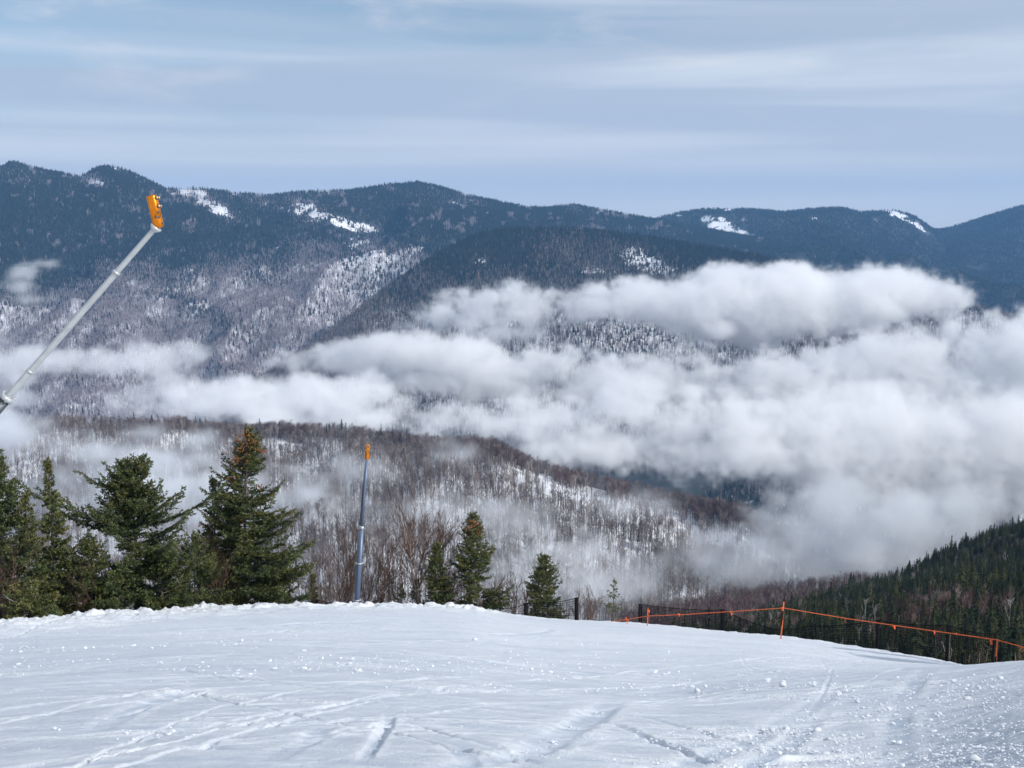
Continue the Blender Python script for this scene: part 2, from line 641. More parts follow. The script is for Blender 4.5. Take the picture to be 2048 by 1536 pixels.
def build_snow():
    nt_, ny_ = 1150, 760
    tt = np.linspace(-0.62, 0.62, nt_)
    q = np.linspace(0, 1, ny_)
    y_near = 6.0
    T, Q = np.meshgrid(tt, q, indexing='ij')
    YE = y_edge(T)
    # 88% of the rows up to just past the edge, the rest down the hidden hillside
    Y = np.where(Q < 0.9, y_near * (YE / y_near) ** (Q / 0.9), YE + ((Q - 0.9) / 0.1) ** 1.6 * 120)
    X = T * Y
    Z = snow_z(X, Y)
    U = u_of_t(T)
    e = Y - YE
    # gentle rolls
    fade_edge = sstep(0, 14, np.abs(e))
    Z += 0.10 * NA(X * 0.13, Y * 0.13, 3) * fade_edge
    Z += 0.022 * NB(X * 0.55, Y * 1.1, 4, 0.6)
    Z += 0.012 * NC(X * 2.4, Y * 5.2, 4, 0.62)
    # rough bank ploughed up along the left part of the edge
    w = 1 - sstep(930, 1060, U)
    bank = np.exp(-(np.minimum(e + 0.5, 0) / 2.6) ** 2) * np.exp(-(np.maximum(e + 0.5, 0) / 0.8) ** 2)
    lum = NA(X * 1.9 + 3, Y * 1.7, 4, 0.62)
    Z += w * bank * (0.06 + 0.20 * np.maximum(lum, -0.35))
    Z += (1 - w) * bank * 0.05 * NB(X * 2.2, Y * 2.0, 3, 0.6)
    trough = np.exp(-((e + 6.5) / 2.8) ** 2) * (1 - sstep(300, 700, U))
    Z -= 0.25 * trough
    # soft sluffs lying on the bank
    Z += w * 0.07 * np.exp(-((e + 4) / 3) ** 2) * NB(X * 0.9 + 9, Y * 2.2, 4, 0.6)
    # groomed corduroy at the lower right
    cm = sstep(0.36, 0.42, T - 0.006 * (Y - 14)) * sstep(9, 11, Y) * (1 - sstep(22, 27, Y))
    ph = (X * 0.55 + Y * 0.83) * 2 * math.pi / 0.20
    Z += cm * 0.022 * np.sin(ph)
    # ski tracks
    polish = np.zeros_like(Z)
    crumb = np.zeros_like(Z)
    for pts, wd, dp in track_paths():
        lo = pts.min(0) - 0.8
        hi = pts.max(0) + 0.8
        sel = np.where((X > lo[0]) & (X < hi[0]) & (Y > lo[1]) & (Y < hi[1]) & (e < -1))
        if len(sel[0]) == 0:
            continue
        px_, py_ = X[sel], Y[sel]
        d2 = np.full(len(px_), 9.0)
        along = np.zeros(len(px_))
        for i in range(len(pts)):
            dd = (px_ - pts[i, 0]) ** 2 + (py_ - pts[i, 1]) ** 2
            if i < len(pts) - 1:
                a, b = pts[i], pts[i + 1]
                ab = b - a
                h = np.clip(((px_ - a[0]) * ab[0] + (py_ - a[1]) * ab[1]) / (ab @ ab + 1e-9), 0, 1)
                dd = (px_ - a[0] - h * ab[0]) ** 2 + (py_ - a[1] - h * ab[1]) ** 2
            better = dd < d2
            d2 = np.where(better, dd, d2)
            along = np.where(better, i / len(pts), along)
        d = np.sqrt(d2)
        end = sstep(0, 0.25, along) * (1 - sstep(0.7, 1.0, along)) * (0.75 + 0.5 * NA(px_ * .8, py_ * .8, 2))
        g = np.exp(-(d / (wd * 0.55)) ** 4) * end
        rim = np.exp(-((d - wd * 0.85) / (wd * 0.3 + 0.015)) ** 2) * end
        Z[sel] += -dp * g + 0.20 * abs(dp) * rim * (0.4 + NA(px_ * 6, py_ * 6, 3))
        if dp > 0:
            polish[sel] = np.maximum(polish[sel], g * min(1, dp / 0.03) * 0.9)
        crumb[sel] = np.maximum(crumb[sel], rim * 0.5)
    crumb = np.maximum(crumb, np.clip(w * bank * 1.2, 0, 1) * 0.7)
    # darker snow colour broken up by noise, strongest near the viewer, fading with distance
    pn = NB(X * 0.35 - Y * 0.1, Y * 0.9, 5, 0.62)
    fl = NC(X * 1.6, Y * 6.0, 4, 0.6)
    near_dark = np.clip(1.1 - (Y - 9) / 26 + 0.5 * pn, 0, 1) * np.clip(0.75 - 0.6 * np.maximum(fl, -0.3), 0.1, 1)
    V = np.stack([X, Y, Z], 2).reshape(-1, 3)
    i, j = np.meshgrid(np.arange(nt_ - 1), np.arange(ny_ - 1), indexing='ij')
    a = (i * ny_ + j).ravel()
    F = np.stack([a, a + ny_, a + ny_ + 1, a + 1], 1)
    me = mesh_data('snow_slope', V, F, True, {'near_dark': near_dark.ravel(), 'polish': polish.ravel(), 'crumb': crumb.ravel()})
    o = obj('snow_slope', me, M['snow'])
    tag(o, 'groomed snow slope marked with ski tracks in the foreground', 'snow', kind='structure')


build_snow()

# ------------------------------------------------------------------ distant land: each layer is a sheet from a foot to its crest
class Land:
    def __init__(self, crest, yc, yf, foot_row, rough, fade=0.12, power=1.0, seed=1, back=600, rscale=1.0):
        a = np.array(crest, float)
        self.t, self.s = curve_ts(crest)
        self.yc = lambda t: np.interp(t, ts([p[0] for p in yc], 600)[0], [p[1] for p in yc])
        self.yf = yf
        self.sf = ts(1024, foot_row)[1]
        self.rough, self.fade, self.power, self.back = rough, fade, power, back
        self.n = Noise2(seed)
        self.rscale = rscale

    def z(self, t, y):
        yc = self.yc(t)
        zc = np.interp(t, self.t, self.s) * yc
        zf = self.sf * self.yf
        q = np.clip((y - self.yf) / (yc - self.yf), 0, 1)
        z = zf + (zc - zf) * q ** self.power
        over = np.maximum(y - yc, 0)
        z = z - over * 0.35
        x = t * y
        k = self.rscale
        # spurs and gullies running down the slope, dying out at the crest
        rid = 1 - np.abs(self.n(x / (420 * k), y / (1500 * k), 4, 0.5)) * 1.6
        fine = self.n(x / (150 * k) + 9, y / (260 * k), 4, 0.55)
        amp = self.rough * sstep(0, self.fade * 2, 1 - q) * sstep(0, 0.1, q + 0.05)
        return z + amp * (rid - 0.4) + 0.18 * amp * fine

    def sheet(self, name, t0, t1, nt_, ny_, mat, label, cat, mask=None):
        tt = np.linspace(t0, t1, nt_)
        q = np.linspace(0, 1.12, ny_)
        T, Q = np.meshgrid(tt, q, indexing='ij')
        YC = self.yc(T)
        Y = np.where(Q <= 1, self.yf + (YC - self.yf) * Q, YC + (Q - 1) / 0.12 * self.back)
        Z = self.z(T, Y)
        if self.yf > 2000:          # the foot runs on below the valley land
            Y[:, 0] -= 420
            Z[:, 0] -= 150
        V = np.stack([T * Y, Y, Z], 2).reshape(-1, 3)
        i, j = np.meshgrid(np.arange(nt_ - 1), np.arange(ny_ - 1), indexing='ij')
        a = (i * ny_ + j).ravel()
        F = np.stack([a, a + ny_, a + ny_ + 1, a + 1], 1)
        at = {}
        if mask is not None:
            u, v = self.uv(T, Y, Z)
            at['snow'] = mask(u, v).ravel()
        me = mesh_data(name, V, F, True, at)
        o = obj(name, me, mat)
        return tag(o, label, cat, kind='structure')

    def uv(self, t, y, z):
        """where a point of this land falls in the photograph (used to lay out what grows where)"""
        s = z / y
        cy = (s * CP + SP) / (CP - s * SP)
        cx = t * (CP + cy * SP)
        return 1024 + cx * F_PX, 768 - cy * F_PX

    def scatter(self, n, t0, t1, seed, bias=0.5, qmax=1.02):
        r = np.random.default_rng(seed)
        # uniform over ground area: width grows with distance
        m = int(n * 2.2)
        t = r.uniform(t0, t1, m)
        yc = self.yc(t)
        y = self.yf + (yc - self.yf) * r.random(m) * qmax
        keep = r.random(m) < (y / yc.max()) ** bias
        t, y = t[keep][:n], y[keep][:n]
        z = self.z(t, y)
        u, v = self.uv(t, y, z)
        return np.stack([t * y, y, z], 1), u, v, y


def ground_mat(name, snow, dark, snow_attr=None, scale=0.02, thr=(0.42, 0.58)):
    m, nt, b = new_mat(name)
    n = node_noise(nt, scale, 6, 0.65, node_coord(nt))
    n2 = node_noise(nt, scale * 9, 4, 0.7, node_coord(nt))
    f = node_math(nt, 'ADD', node_math(nt, 'MULTIPLY', n, 0.55), node_math(nt, 'MULTIPLY', n2, 0.45))
    if snow_attr:
        f = node_math(nt, 'ADD', f, node_math(nt, 'SUBTRACT', node_attr(nt, snow_attr), 0.5))
    c = node_ramp(nt, f, [(thr[0], dark), (thr[1], snow)])
    nt.links.new(c, b.inputs['Base Color'])
    b.inputs['Roughness'].default_value = 0.9
    b.inputs['Specular IOR Level'].default_value = 0.1
    return m


M['hill_snow'] = ground_mat('hill_snow', (0.80, 0.82, 0.86), (0.30, 0.27, 0.26), 'snow', 0.03, (0.30, 0.44))
M['mount_ground'] = ground_mat('mountain_ground', (0.82, 0.84, 0.88), (0.045, 0.052, 0.05), 'snow', 0.012, (0.44, 0.58))
M['forest_floor'] = ground_mat('forest_floor', (0.16, 0.13, 0.12), (0.045, 0.045, 0.03), None, 0.06)


def spots(u, v, lst, soft=0.5):
    """soft-edged snow slides, given as (u, v, half width, half height, tilt, strength)"""
    o = np.zeros_like(u)
    for (cu, cv, a, b, th, st) in lst:
        du, dv = u - cu, v - cv
        c, s = math.cos(th), math.sin(th)
        p = (du * c + dv * s) / a
        q = (-du * s + dv * c) / b
        o = np.maximum(o, st * np.clip(1.5 - np.sqrt(p * p + q * q), 0, 1))
    return np.clip(o * (0.95 + 0.75 * NC(u / 9.0, v / 4.5, 3, .6)), 0, 1)


# skyline of the far mountain, left and centre
LA = Land([(-400, 350), (-150, 345), (0, 336), (25, 326), (80, 341), (160, 356), (195, 338), (225, 334), (262, 346), (330, 380), (400, 379), (470, 388), (535, 393), (600, 386), (700, 383), (780, 371), (835, 367), (880, 375), (930, 391), (1050, 416), (1090, 418), (1145, 411), (1200, 421), (1305, 440), (1500, 475), (2400, 600)],
          [(-400, 5000), (225, 4900), (835, 5600), (2400, 6200)], 2340, 968, 95, seed=3, power=0.95)
# spur in front of it, running down to the left
LD = Land([(-400, 1100), (300, 930), (480, 790), (560, 735), (620, 694), (690, 645), (760, 590), (820, 545), (900, 497), (960, 470), (1020, 460), (1130, 459), (1220, 466), (1300, 478), (1430, 498), (1560, 524), (1750, 572), (2048, 640), (2400, 720)],
          [(-400, 2600), (480, 2700), (620, 2850), (820, 3100), (1020, 3500), (1300, 3500), (2400, 3000)], 2140, 955, 40, seed=8, power=1.0)
# blue ridges at the right
LB = Land([(900, 520), (1150, 468), (1230, 455), (1305, 440), (1350, 427), (1400, 419), (1500, 418), (1570, 424), (1630, 417), (1680, 415), (1720, 424), (1790, 421), (1830, 432), (1866, 458), (1930, 462), (2048, 472), (2400, 500)],
          [(900, 6500), (1680, 7200), (2400, 7200)], 3600, 700, 95, seed=14, power=0.95, back=900)
LC = Land([(1700, 520), (1800, 485), (1870, 460), (1900, 456), (1950, 440), (2000, 424), (2048, 410), (2200, 375), (2500, 360)],
          [(1700, 7600), (2500, 7700)], 5900, 540, 60, seed=19, back=1200)
# floor of the valley behind the middle ridge
LV = Land([(-500, 925), (2500, 925)], [(-500, 2400), (2500, 2400)], 1350, 1270, 34, seed=22, back=400, rscale=.5)
# wooded ridge in the middle distance
LM = Land([(-500, 1000), (-200, 930), (-60, 890), (0, 878), (60, 862), (110, 853), (200, 857), (400, 868), (500, 873), (560, 868), (700, 876), (800, 890), (950, 908), (1010, 924), (1100, 952), (1200, 978), (1300, 999), (1400, 1022), (1480, 1036), (1530, 1062), (1620, 1130), (1750, 1240), (2400, 1500)],
          [(-500, 1300), (400, 1250), (1000, 1150), (1500, 1020), (2400, 950)], 560, 1420, 26, seed=27, power=1.0, back=500, rscale=0.45, fade=0.06)
# brown wooded ridge lower right and the spruce hillside before it
LR = Land([(700, 1420), (950, 1330), (1050, 1296), (1150, 1270), (1250, 1244), (1350, 1221), (1450, 1203), (1550, 1186), (1650, 1174), (1720, 1168), (1850, 1160), (2500, 1160)],
          [(700, 800), (2500, 860)], 430, 1400, 8, seed=31, power=1.0, back=300, rscale=0.3, fade=0.05)
LH = Land([(900, 1420), (1100, 1330), (1200, 1300), (1300, 1297), (1400, 1276), (1500, 1250), (1600, 1227), (1700, 1198), (1750, 1177), (1800, 1158), (1850, 1132), (1950, 1094), (2048, 1060), (2200, 1000), (2500, 890)],
          [(900, 420), (1750, 520), (2500, 600)], 118, 1430, 5, seed=37, power=1.0, back=260, rscale=0.2, fade=0.05)

VB = lambda u: np.interp(u, [-200, 0, 150, 250, 330, 450, 560, 650, 700, 800, 900, 1000], [598, 590, 582, 560, 538, 520, 520, 520, 492, 480, 560, 600])
lowA = lambda u, v: 0.66 * sstep(-30, 60, v - VB(u) + 40 * NB(u / 55, v / 26, 4, .6)) + 0.12 * sstep(440, 520, v) - 1.2 * sstep(840, 900, v)
snowA = lambda u, v: np.clip(spots(u, v, [
    (385, 386, 34, 11, 0.1, 1), (428, 413, 46, 12, 0.5, 1), (188, 363, 32, 8, 0.2, 1), (345, 390, 12, 5, 0.1, .8), (470, 388, 16, 4, 0.1, .8), (615, 420, 44, 24, 0.5, 0.72), (695, 448, 75, 13, 0.25, 0.72),
    (560, 415, 60, 5, 0.25, 0.6), (660, 388, 20, 3, 0, .8), (785, 377, 14, 4, 0.1, .7), (66, 388, 8, 4, 0, .6), (728, 500, 42, 22, 0.6, 0.6), (790, 522, 60, 12, -0.4, 0.55), (235, 337, 20, 4, 0.5, .7), (945, 400, 30, 4, .4, .6), (910, 405, 30, 3, .4, .5), (1145, 418, 14, 4, 0, .5), (1200, 424, 12, 5, 0, .6)
    , (20, 350, 60, 14, 0.1, 0.3)]) + lowA(u, v), 0, 1)
snowB = lambda u, v: spots(u, v, [(1440, 452, 50, 18, 0.45, 0.75), (1488, 474, 30, 14, 0.3, 0.85), (1455, 420, 16, 3, 0, .8), (1790, 428, 50, 6, 0.35, 0.75), (1830, 448, 40, 5, 0.6, .7), (1630, 437, 14, 4, 0, .5), (1750, 440, 14, 6, 0, .4), (1480, 440, 120, 20, 0, 0.3), (1355, 430, 20, 4, 0, .4)])
snowD = lambda u, v: np.clip(spots(u, v, [(960, 525, 16, 12, 0.5, .9), (1290, 525, 60, 22, 0.3, 0.75), (1270, 495, 10, 4, 0, .8), (1200, 545, 60, 16, 0.1, .55), (900, 474, 6, 3, 0, .8)]) + 0.6 * sstep(560, 640, v) * (1 - .8 * sstep(860, 900, v)), 0, 1)
snowM = lambda u, v: np.clip(0.42 + 0.5 * spots(u, v, [(1120, 965, 120, 40, 0.3, 1), (1250, 1010, 130, 45, 0.35, 1), (1190, 1000, 60, 40, 0.3, 1), (1420, 1060, 90, 30, 0.5, .7), (700, 980, 70, 80, 0, 0.6), (150, 930, 130, 30, 0, .4), (1230, 1180, 160, 20, 0, .8)]), 0, 1)

LA.sheet('mountain', -0.62, 0.62, 420, 260, M['mount_ground'], 'long snow patched mountain along the left and middle skyline', 'mountain', snowA)
LD.sheet('mountain_spur', -0.6, 0.62, 400, 180, M['mount_ground'], 'dark wooded spur running down left before the mountain', 'mountain', snowD)
LB.sheet('mountain_ridge', -0.1, 0.62, 300, 200, M['mount_ground'], 'blue rounded mountain ridge on the right skyline', 'mountain', snowB)
LC.sheet('mountain_peak', 0.2, 0.7, 120, 80, M['mount_ground'], 'farthest blue mountain at the right edge of the skyline', 'mountain', lambda u, v: np.full(u.shape, .15))
LV.sheet('valley_land', -0.6, 0.62, 240, 100, M['mount_ground'], 'snowy wooded valley land behind the middle ridge', 'valley', lambda u, v: .36 + .3 * NA(u / 30, v / 8, 3))
LM.sheet('wooded_ridge', -0.62, 0.5, 420, 220, M['hill_snow'], 'snowy wooded ridge sloping down to the right in the middle distance', 'hill', snowM)
LR.sheet('brown_hillside', -0.2, 0.62, 200, 90, M['forest_floor'], 'brown leafless hillside behind the spruce slope at lower right', 'hill')
LH.sheet('spruce_hillside', -0.1, 0.68, 240, 130, M['forest_floor'], 'dark spruce covered hillside rising at the right edge', 'hill')

gm = MB()
gm.add([[-20000, 60, -760], [20000, 60, -760], [20000, 16000, -760], [-20000, 16000, -760]], [[0, 1, 2, 3]])
tag(gm.build('valley_floor', M['hill_snow'], smooth=False), 'valley floor far below the slope', 'ground', kind='structure')


# ------------------------------------------------------------------ distant trees
def spindle(p0, p1, r0, r1, sides=3):
    p0, p1 = np.asarray(p0, float), np.asarray(p1, float)
    d = p1 - p0
    d = d / np.linalg.norm(d)
    a = np.array([1.0, 0.1, 0]) if abs(d[2]) > 0.7 else np.array([0, 0, 1.0])
    s = np.cross(d, a)
    s /= np.linalg.norm(s)
    w = np.cross(d, s)
    an = np.arange(sides) / sides * 2 * math.pi
    ring = np.cos(an)[:, None] * s + np.sin(an)[:, None] * w
    V = np.concatenate([p0 + r0 * ring, p1 + r1 * ring])
    F = []
    for i in range(sides):
        j = (i + 1) % sides
        F += [[i, j, sides + j], [i, sides + j, sides + i]]
    return V, np.array(F)


def join(parts):
    V, F, n = [], [], 0
    for v, f in parts:
        V.append(v)
        F.append(f + n)
        n += len(v)
    return np.concatenate(V), np.concatenate(F)


def bare_proto(seed, nb=9, thick=1.0, spread=0.33):
    """leafless broadleaf tree of unit height: trunk and rising limbs"""
    r = np.random.default_rng(seed)
    parts = [spindle((0, 0, -0.04), (r.normal(0, .02), r.normal(0, .02), 0.98), 0.016 * thick, 0.004 * thick)]
    for k in range(nb):
        h = r.uniform(0.28, 0.85)
        az = r.uniform(0, 6.283)
        L = (1.02 - h) * r.uniform(0.5, 0.95)
        ou = spread * r.uniform(0.5, 1.1) * (1.15 - h)
        p1 = (math.cos(az) * ou, math.sin(az) * ou, h + L * 0.75)
        parts.append(spindle((0, 0, h), p1, 0.009 * thick, 0.003 * thick))
        for q in range(2):
            f = r.uniform(0.4, 0.8)
            b0 = np.array([0, 0, h]) * (1 - f) + np.array(p1) * f
            b1 = b0 + np.array([r.normal(0, .09), r.normal(0, .09), r.uniform(.06, .16)])
            parts.append(spindle(b0, b1, 0.005 * thick, 0.002 * thick))
    return join(parts)


def stick_proto(seed):
    """the same for kilometres away: trunk and three limbs"""
    r = np.random.default_rng(seed)
    parts = [spindle((0, 0, -0.04), (0, 0, 1), 0.03, 0.012)]
    for k in range(3):
        h = r.uniform(0.35, 0.7)
        az = r.uniform(0, 6.283)
        parts.append(spindle((0, 0, h), (math.cos(az) * .2, math.sin(az) * .2, h + .32), 0.016, 0.008))
    return join(parts)


def cone_proto(seed, sides=5):
    """conifer for kilometres away: ragged spire"""
    r = np.random.default_rng(seed)
    an = (np.arange(sides) + r.uniform(-.3, .3, sides)) / sides * 6.283
    rad = 0.22 * r.uniform(.7, 1.25, sides)
    V = [[0, 0, 1.0]] + [[math.cos(a) * q, math.sin(a) * q, r.uniform(0, .18)] for a, q in zip(an, rad)]
    F = [[0, 1 + i, 1 + (i + 1) % sides] for i in range(sides)]
    return np.array(V), np.array(F)


def fir_proto(seed, tiers=11, width=0.21, spikes=8):
    """spruce of unit height seen from a few hundred metres: tiers of drooping limbs round a stem"""
    r = np.random.default_rng(seed)
    parts = [spindle((0, 0, -0.06), (0, 0, 0.97), 0.016, 0.003)]
    V, F = [], []
    for k in range(tiers):
        h = 0.07 + 0.9 * (k / tiers) ** 0.95
        rad = width * (1.03 - h) ** 0.8 * r.uniform(.75, 1.15)
        m = max(4, int(spikes * (1.1 - 0.6 * h)))
        off = r.uniform(0, 6.28)
        for i in range(m):
            az = off + i / m * 6.283 + r.normal(0, .18)
            q = rad * r.uniform(.55, 1.25)
            wv = 3.1416 / m * r.uniform(.8, 1.3)
            z0 = h + 0.075
            tip = [math.cos(az) * q, math.sin(az) * q, h - r.uniform(.0, .035)]
            a = [math.cos(az - wv) * q * .5, math.sin(az - wv) * q * .5, h + .012]
            b = [math.cos(az + wv) * q * .5, math.sin(az + wv) * q * .5, h + .012]
            n = len(V)
            V += [[0, 0, z0], a, tip, b]
            F += [[n, n + 1, n + 2], [n, n + 2, n + 3]]
    n = len(V)
    V += [[0, 0, 1.0]] + [[math.cos(a) * .022, math.sin(a) * .022, .88] for a in (0, 2.1, 4.2)]
    F += [[n, n + 1, n + 2], [n, n + 2, n + 3], [n, n + 3, n + 1]]
    parts.append((np.array(V), np.array(F)))
    return join(parts)


CONES = [cone_proto(k) for k in range(8)]
STICKS = [stick_proto(k) for k in range(8)]
BARES = [bare_proto(k) for k in range(10)]
FIRS = [fir_proto(k, 9 + k % 5, 0.15 + 0.035 * (k % 4), 6 + k % 4) for k in range(12)]


def mass(name, protos, pos, size, mat, label, cat='forest', wide=None, parent=None):
    n = len(pos)
    V, F, T = tile(protos, pos, size, rng.uniform(0, 6.283, n), rng.integers(0, len(protos), n), zscale=wide,
                   lean=rng.normal(0, 0.03, (n, 2)))
    me = mesh_data(name, V, F, False, {'tint': T})
    o = obj(name, me, mat)
    return tag(o, label, cat, kind='stuff')


def jit(u, v, k=1.0):
    return u + rng.normal(0, 14 * k, u.shape), v + rng.normal(0, 5 * k, v.shape)


def in_frame(u, v, m=160):
    return (u > -m) & (u < 2048 + m) & (v < 1500)


# far mountain: evergreens high up, leafless hardwoods with snow between them lower down
def decid_A(u, v):
    """share of leafless hardwoods on the far mountain"""
    n = NA(u / 90, v / 40, 4, .55)
    d = sstep(-60, 55, v - VB(u) + 60 * n)
    d = np.maximum(d, 0.3 * sstep(.15, .7, NC(u / 70 + 3, v / 22, 4, .6)))
    d = d * (1 - 0.85 * spots(u, v, [(380, 610, 120, 18, 0.55, 0.6), (780, 600, 60, 90, .6, .4), (50, 520, 100, 40, 0, .8)]))
    return np.clip(d, 0, 1)


pos, u, v, y = LA.scatter(300000, -0.52, 0.3, 101, 0.7)
ju, jv = jit(u, v)
ku, kv = jit(u, v, .25)
dec = decid_A(ju, jv)
slideA = lambda a, b: np.clip(np.maximum(snowA(a, b) - lowA(a, b), snowA(a, b - 6) - lowA(a, b - 6)), 0, 1)
bare_ground = slideA(ku, kv)
r1 = rng.random(len(u))
nz = NB(u / 16, v / 9, 3, .6)
ok = in_frame(u, v)
con = ok & (r1 > dec * 0.93) & (rng.random(len(u)) > bare_ground * 1.15) & (nz > -0.62)
mass('mountain_evergreens', CONES, pos[con], rng.uniform(9, 17, con.sum()), M['mountain_conifer'], 'dark evergreen forest on the upper slopes of the far mountain', wide=rng.uniform(.85, 1.3, con.sum()))
hw = ok & ~con & (rng.random(len(u)) > bare_ground * 0.8) & (rng.random(len(u)) < 0.86 + 0.14 * sstep(-.4, .5, NC(u / 60, v / 30, 3)))
hp = pos[hw]
pos, u, v, y = LA.scatter(420000, -0.52, 0.1, 111, 0.7)
ju, jv = jit(u, v)
hw = in_frame(u, v) & (rng.random(len(u)) < decid_A(ju, jv) * .72) & (rng.random(len(u)) > slideA(*jit(u, v, .3)) * .75) & (decid_A(u, v) > .3)
pos = np.concatenate([hp, pos[hw]])
hw = np.ones(len(pos), bool)
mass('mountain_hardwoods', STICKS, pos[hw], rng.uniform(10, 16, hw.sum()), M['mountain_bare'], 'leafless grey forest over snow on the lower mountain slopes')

pos, u, v, y = LD.scatter(120000, -0.25, 0.5, 102, 0.4)
ju, jv = jit(u, v)
dec = np.clip(sstep(500, 640, jv + 40 * NA(u / 70, v / 40, 3)) + 0.7 * spots(ju, jv, [(1200, 520, 120, 35, 0.2, 1), (700, 680, 100, 50, -.5, 1)]), 0, 1)
bg = snowD(ju, jv) - 0.6 * sstep(560, 640, jv)
ok = in_frame(u, v) & (v < 1000)
con = ok & (rng.random(len(u)) > dec * .9) & (rng.random(len(u)) > bg * 1.1)
mass('spur_evergreens', CONES, pos[con], rng.uniform(8, 15, con.sum()), M['mountain_conifer'], 'dark evergreen forest along the top of the spur', wide=rng.uniform(.85, 1.3, con.sum()))
hw = ok & ~con & (rng.random(len(u)) > bg * .8)
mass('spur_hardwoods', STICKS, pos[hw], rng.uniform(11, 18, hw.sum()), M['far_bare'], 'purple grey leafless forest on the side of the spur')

pos, u, v, y = LB.scatter(90000, -0.02, 0.48, 103, 0.6)
ju, jv = jit(u, v, .25)
ok = in_frame(u, v) & (v < 720)
con = ok & (rng.random(len(u)) > np.maximum(snowB(ju, jv), snowB(ju, jv - 5)) * 1.2)
mass('ridge_evergreens', CONES, pos[con], rng.uniform(10, 17, con.sum()), M['mountain_conifer'], 'blue hazed evergreen forest on the right skyline ridge', wide=rng.uniform(.7, 1.1, con.sum()))

pos, u, v, y = LV.scatter(22000, 0.0, 0.42, 109, 0.6)
sel_ = rng.random(len(u))
ok = in_frame(u, v) & (sel_ < 0.20 + 0.5 * (NA(u / 40, v / 8, 3) > .35))
hw = in_frame(u, v) & ~ok & (sel_ > .3)
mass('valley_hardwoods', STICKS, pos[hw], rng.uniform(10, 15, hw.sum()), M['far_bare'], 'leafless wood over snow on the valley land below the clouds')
mass('valley_evergreens', CONES, pos[ok], rng.uniform(9, 16, ok.sum()), M['mountain_conifer'], 'dark evergreens on the valley land below the clouds', wide=rng.uniform(.85, 1.3, ok.sum()))

pos, u, v, y = LC.scatter(26000, 0.25, 0.5, 112, 0.6)
ok = in_frame(u, v)
mass('peak_evergreens', CONES, pos[ok], rng.uniform(11, 18, ok.sum()), M['mountain_conifer'], 'blue hazed evergreen forest on the peak at the right edge', wide=rng.uniform(.7, 1.1, ok.sum()))

# middle ridge
pos, u, v, y = LM.scatter(29000, -0.5, 0.36, 104, 0.9)
ju, jv = jit(u, v, 1)
ok = in_frame(u, v, 100) & (v < 1260)
open_ = spots(ju, jv, [(1130, 985, 75, 26, 0.5, .8), (1215, 990, 45, 40, 0.9, .85), (1060, 955, 50, 16, .3, .5), (1330, 1035, 60, 22, .4, .6)])
keep = ok & (rng.random(len(u)) > open_) & (rng.random(len(u)) < 0.8 + 0.3 * NB(u / 50, v / 30, 3))
# thicker belt of wood along the crest
mass('ridge_hardwoods', BARES, pos[keep], rng.uniform(10, 16.5, keep.sum()), M['far_bare'], 'leafless brown forest over snow on the middle ridge')
pos2, u2, v2, y2 = LM.scatter(60000, -0.5, 0.36, 105, 0.9)
cv = np.interp(u2, [p[0] for p in [(-500, 1000), (0, 878), (110, 853), (400, 868), (700, 876), (950, 908), (1200, 978), (1480, 1036), (1620, 1130)]], [1000, 878, 853, 868, 876, 908, 978, 1036, 1130])
k2 = in_frame(u2, v2, 100) & (v2 < cv + 5 + 12 * NA(u2 / 40, v2 * 0, 3) + 26 * sstep(1250, 1420, u2))
mass('crest_hardwoods', BARES, pos2[k2], rng.uniform(9, 15, k2.sum()), M['red_bare'], 'dense brown belt of leafless trees along the middle ridge crest')
sel = np.where(in_frame(u, v, 0) & ~keep)[0]
cl = NC(u / 45 + 4, v / 22, 3)
evm = np.where(in_frame(u, v, 60) & (v < 1250) & (cl > 0.62))[0]
evm = evm[rng.random(len(evm)) < 0.22]
mass('ridge_spruces', FIRS, pos[evm], rng.uniform(8, 14, len(evm)), M['far_conifer'], 'scattered dark spruces between the bare trees of the middle ridge')

# brown hillside lower right
pos, u, v, y = LR.scatter(9000, 0.0, 0.5, 106, 0.9)
ok = in_frame(u, v, 100)
mass('brown_hardwoods', BARES, pos[ok], rng.uniform(7, 11, ok.sum()), M['red_bare'], 'reddish brown leafless trees on the lower right hillside')
evr = ok & (rng.random(len(u)) < 0.10 + 0.5 * (NC(u / 60, v / 20, 3) > .55))
evr &= rng.random(len(u)) < 0.35
mass('brown_hillside_spruces', FIRS, pos[evr], rng.uniform(5, 9, evr.sum()), M['far_conifer'], 'small dark spruces among the reddish trees at lower right')

# spruce hillside at the right edge: single trees for those that show largest, the rest as one mass
pos, u, v, y = LH.scatter(14000, 0.03, 0.5, 107, 0.3)
ok = in_frame(u, v, 120) & (v < 1420)
red = spots(u, v, [(1900, 1235, 90, 26, 0, 1), (1800, 1290, 70, 26, .1, 1), (1560, 1268, 70, 16, 0, .5), (1990, 1240, 50, 22, 0, 1), (1450, 1262, 90, 14, 0, .9)])
isred = rng.random(len(u)) < red * .85
ev = np.where(ok & ~isred)[0]
hgt = rng.lognormal(1.26, .28, len(u))
crest_v = np.interp(u, [1200, 1400, 1500, 1600, 1700, 1750, 1850, 1950, 2048, 2200], [1315, 1276, 1250, 1227, 1198, 1177, 1132, 1094, 1060, 1000])
vis = (u > 1180) & (u < 2048) & (v > crest_v - 4) & (v - hgt / y * F_PX < 1330)
score = np.where(vis, hgt / y * F_PX + 40 * np.exp(-np.abs(v - crest_v) / 8), -1)
order = [i for i in ev[np.argsort(-score[ev])] if vis[i]][:280]
single = set(int(i) for i in order)
fir_meshes = []
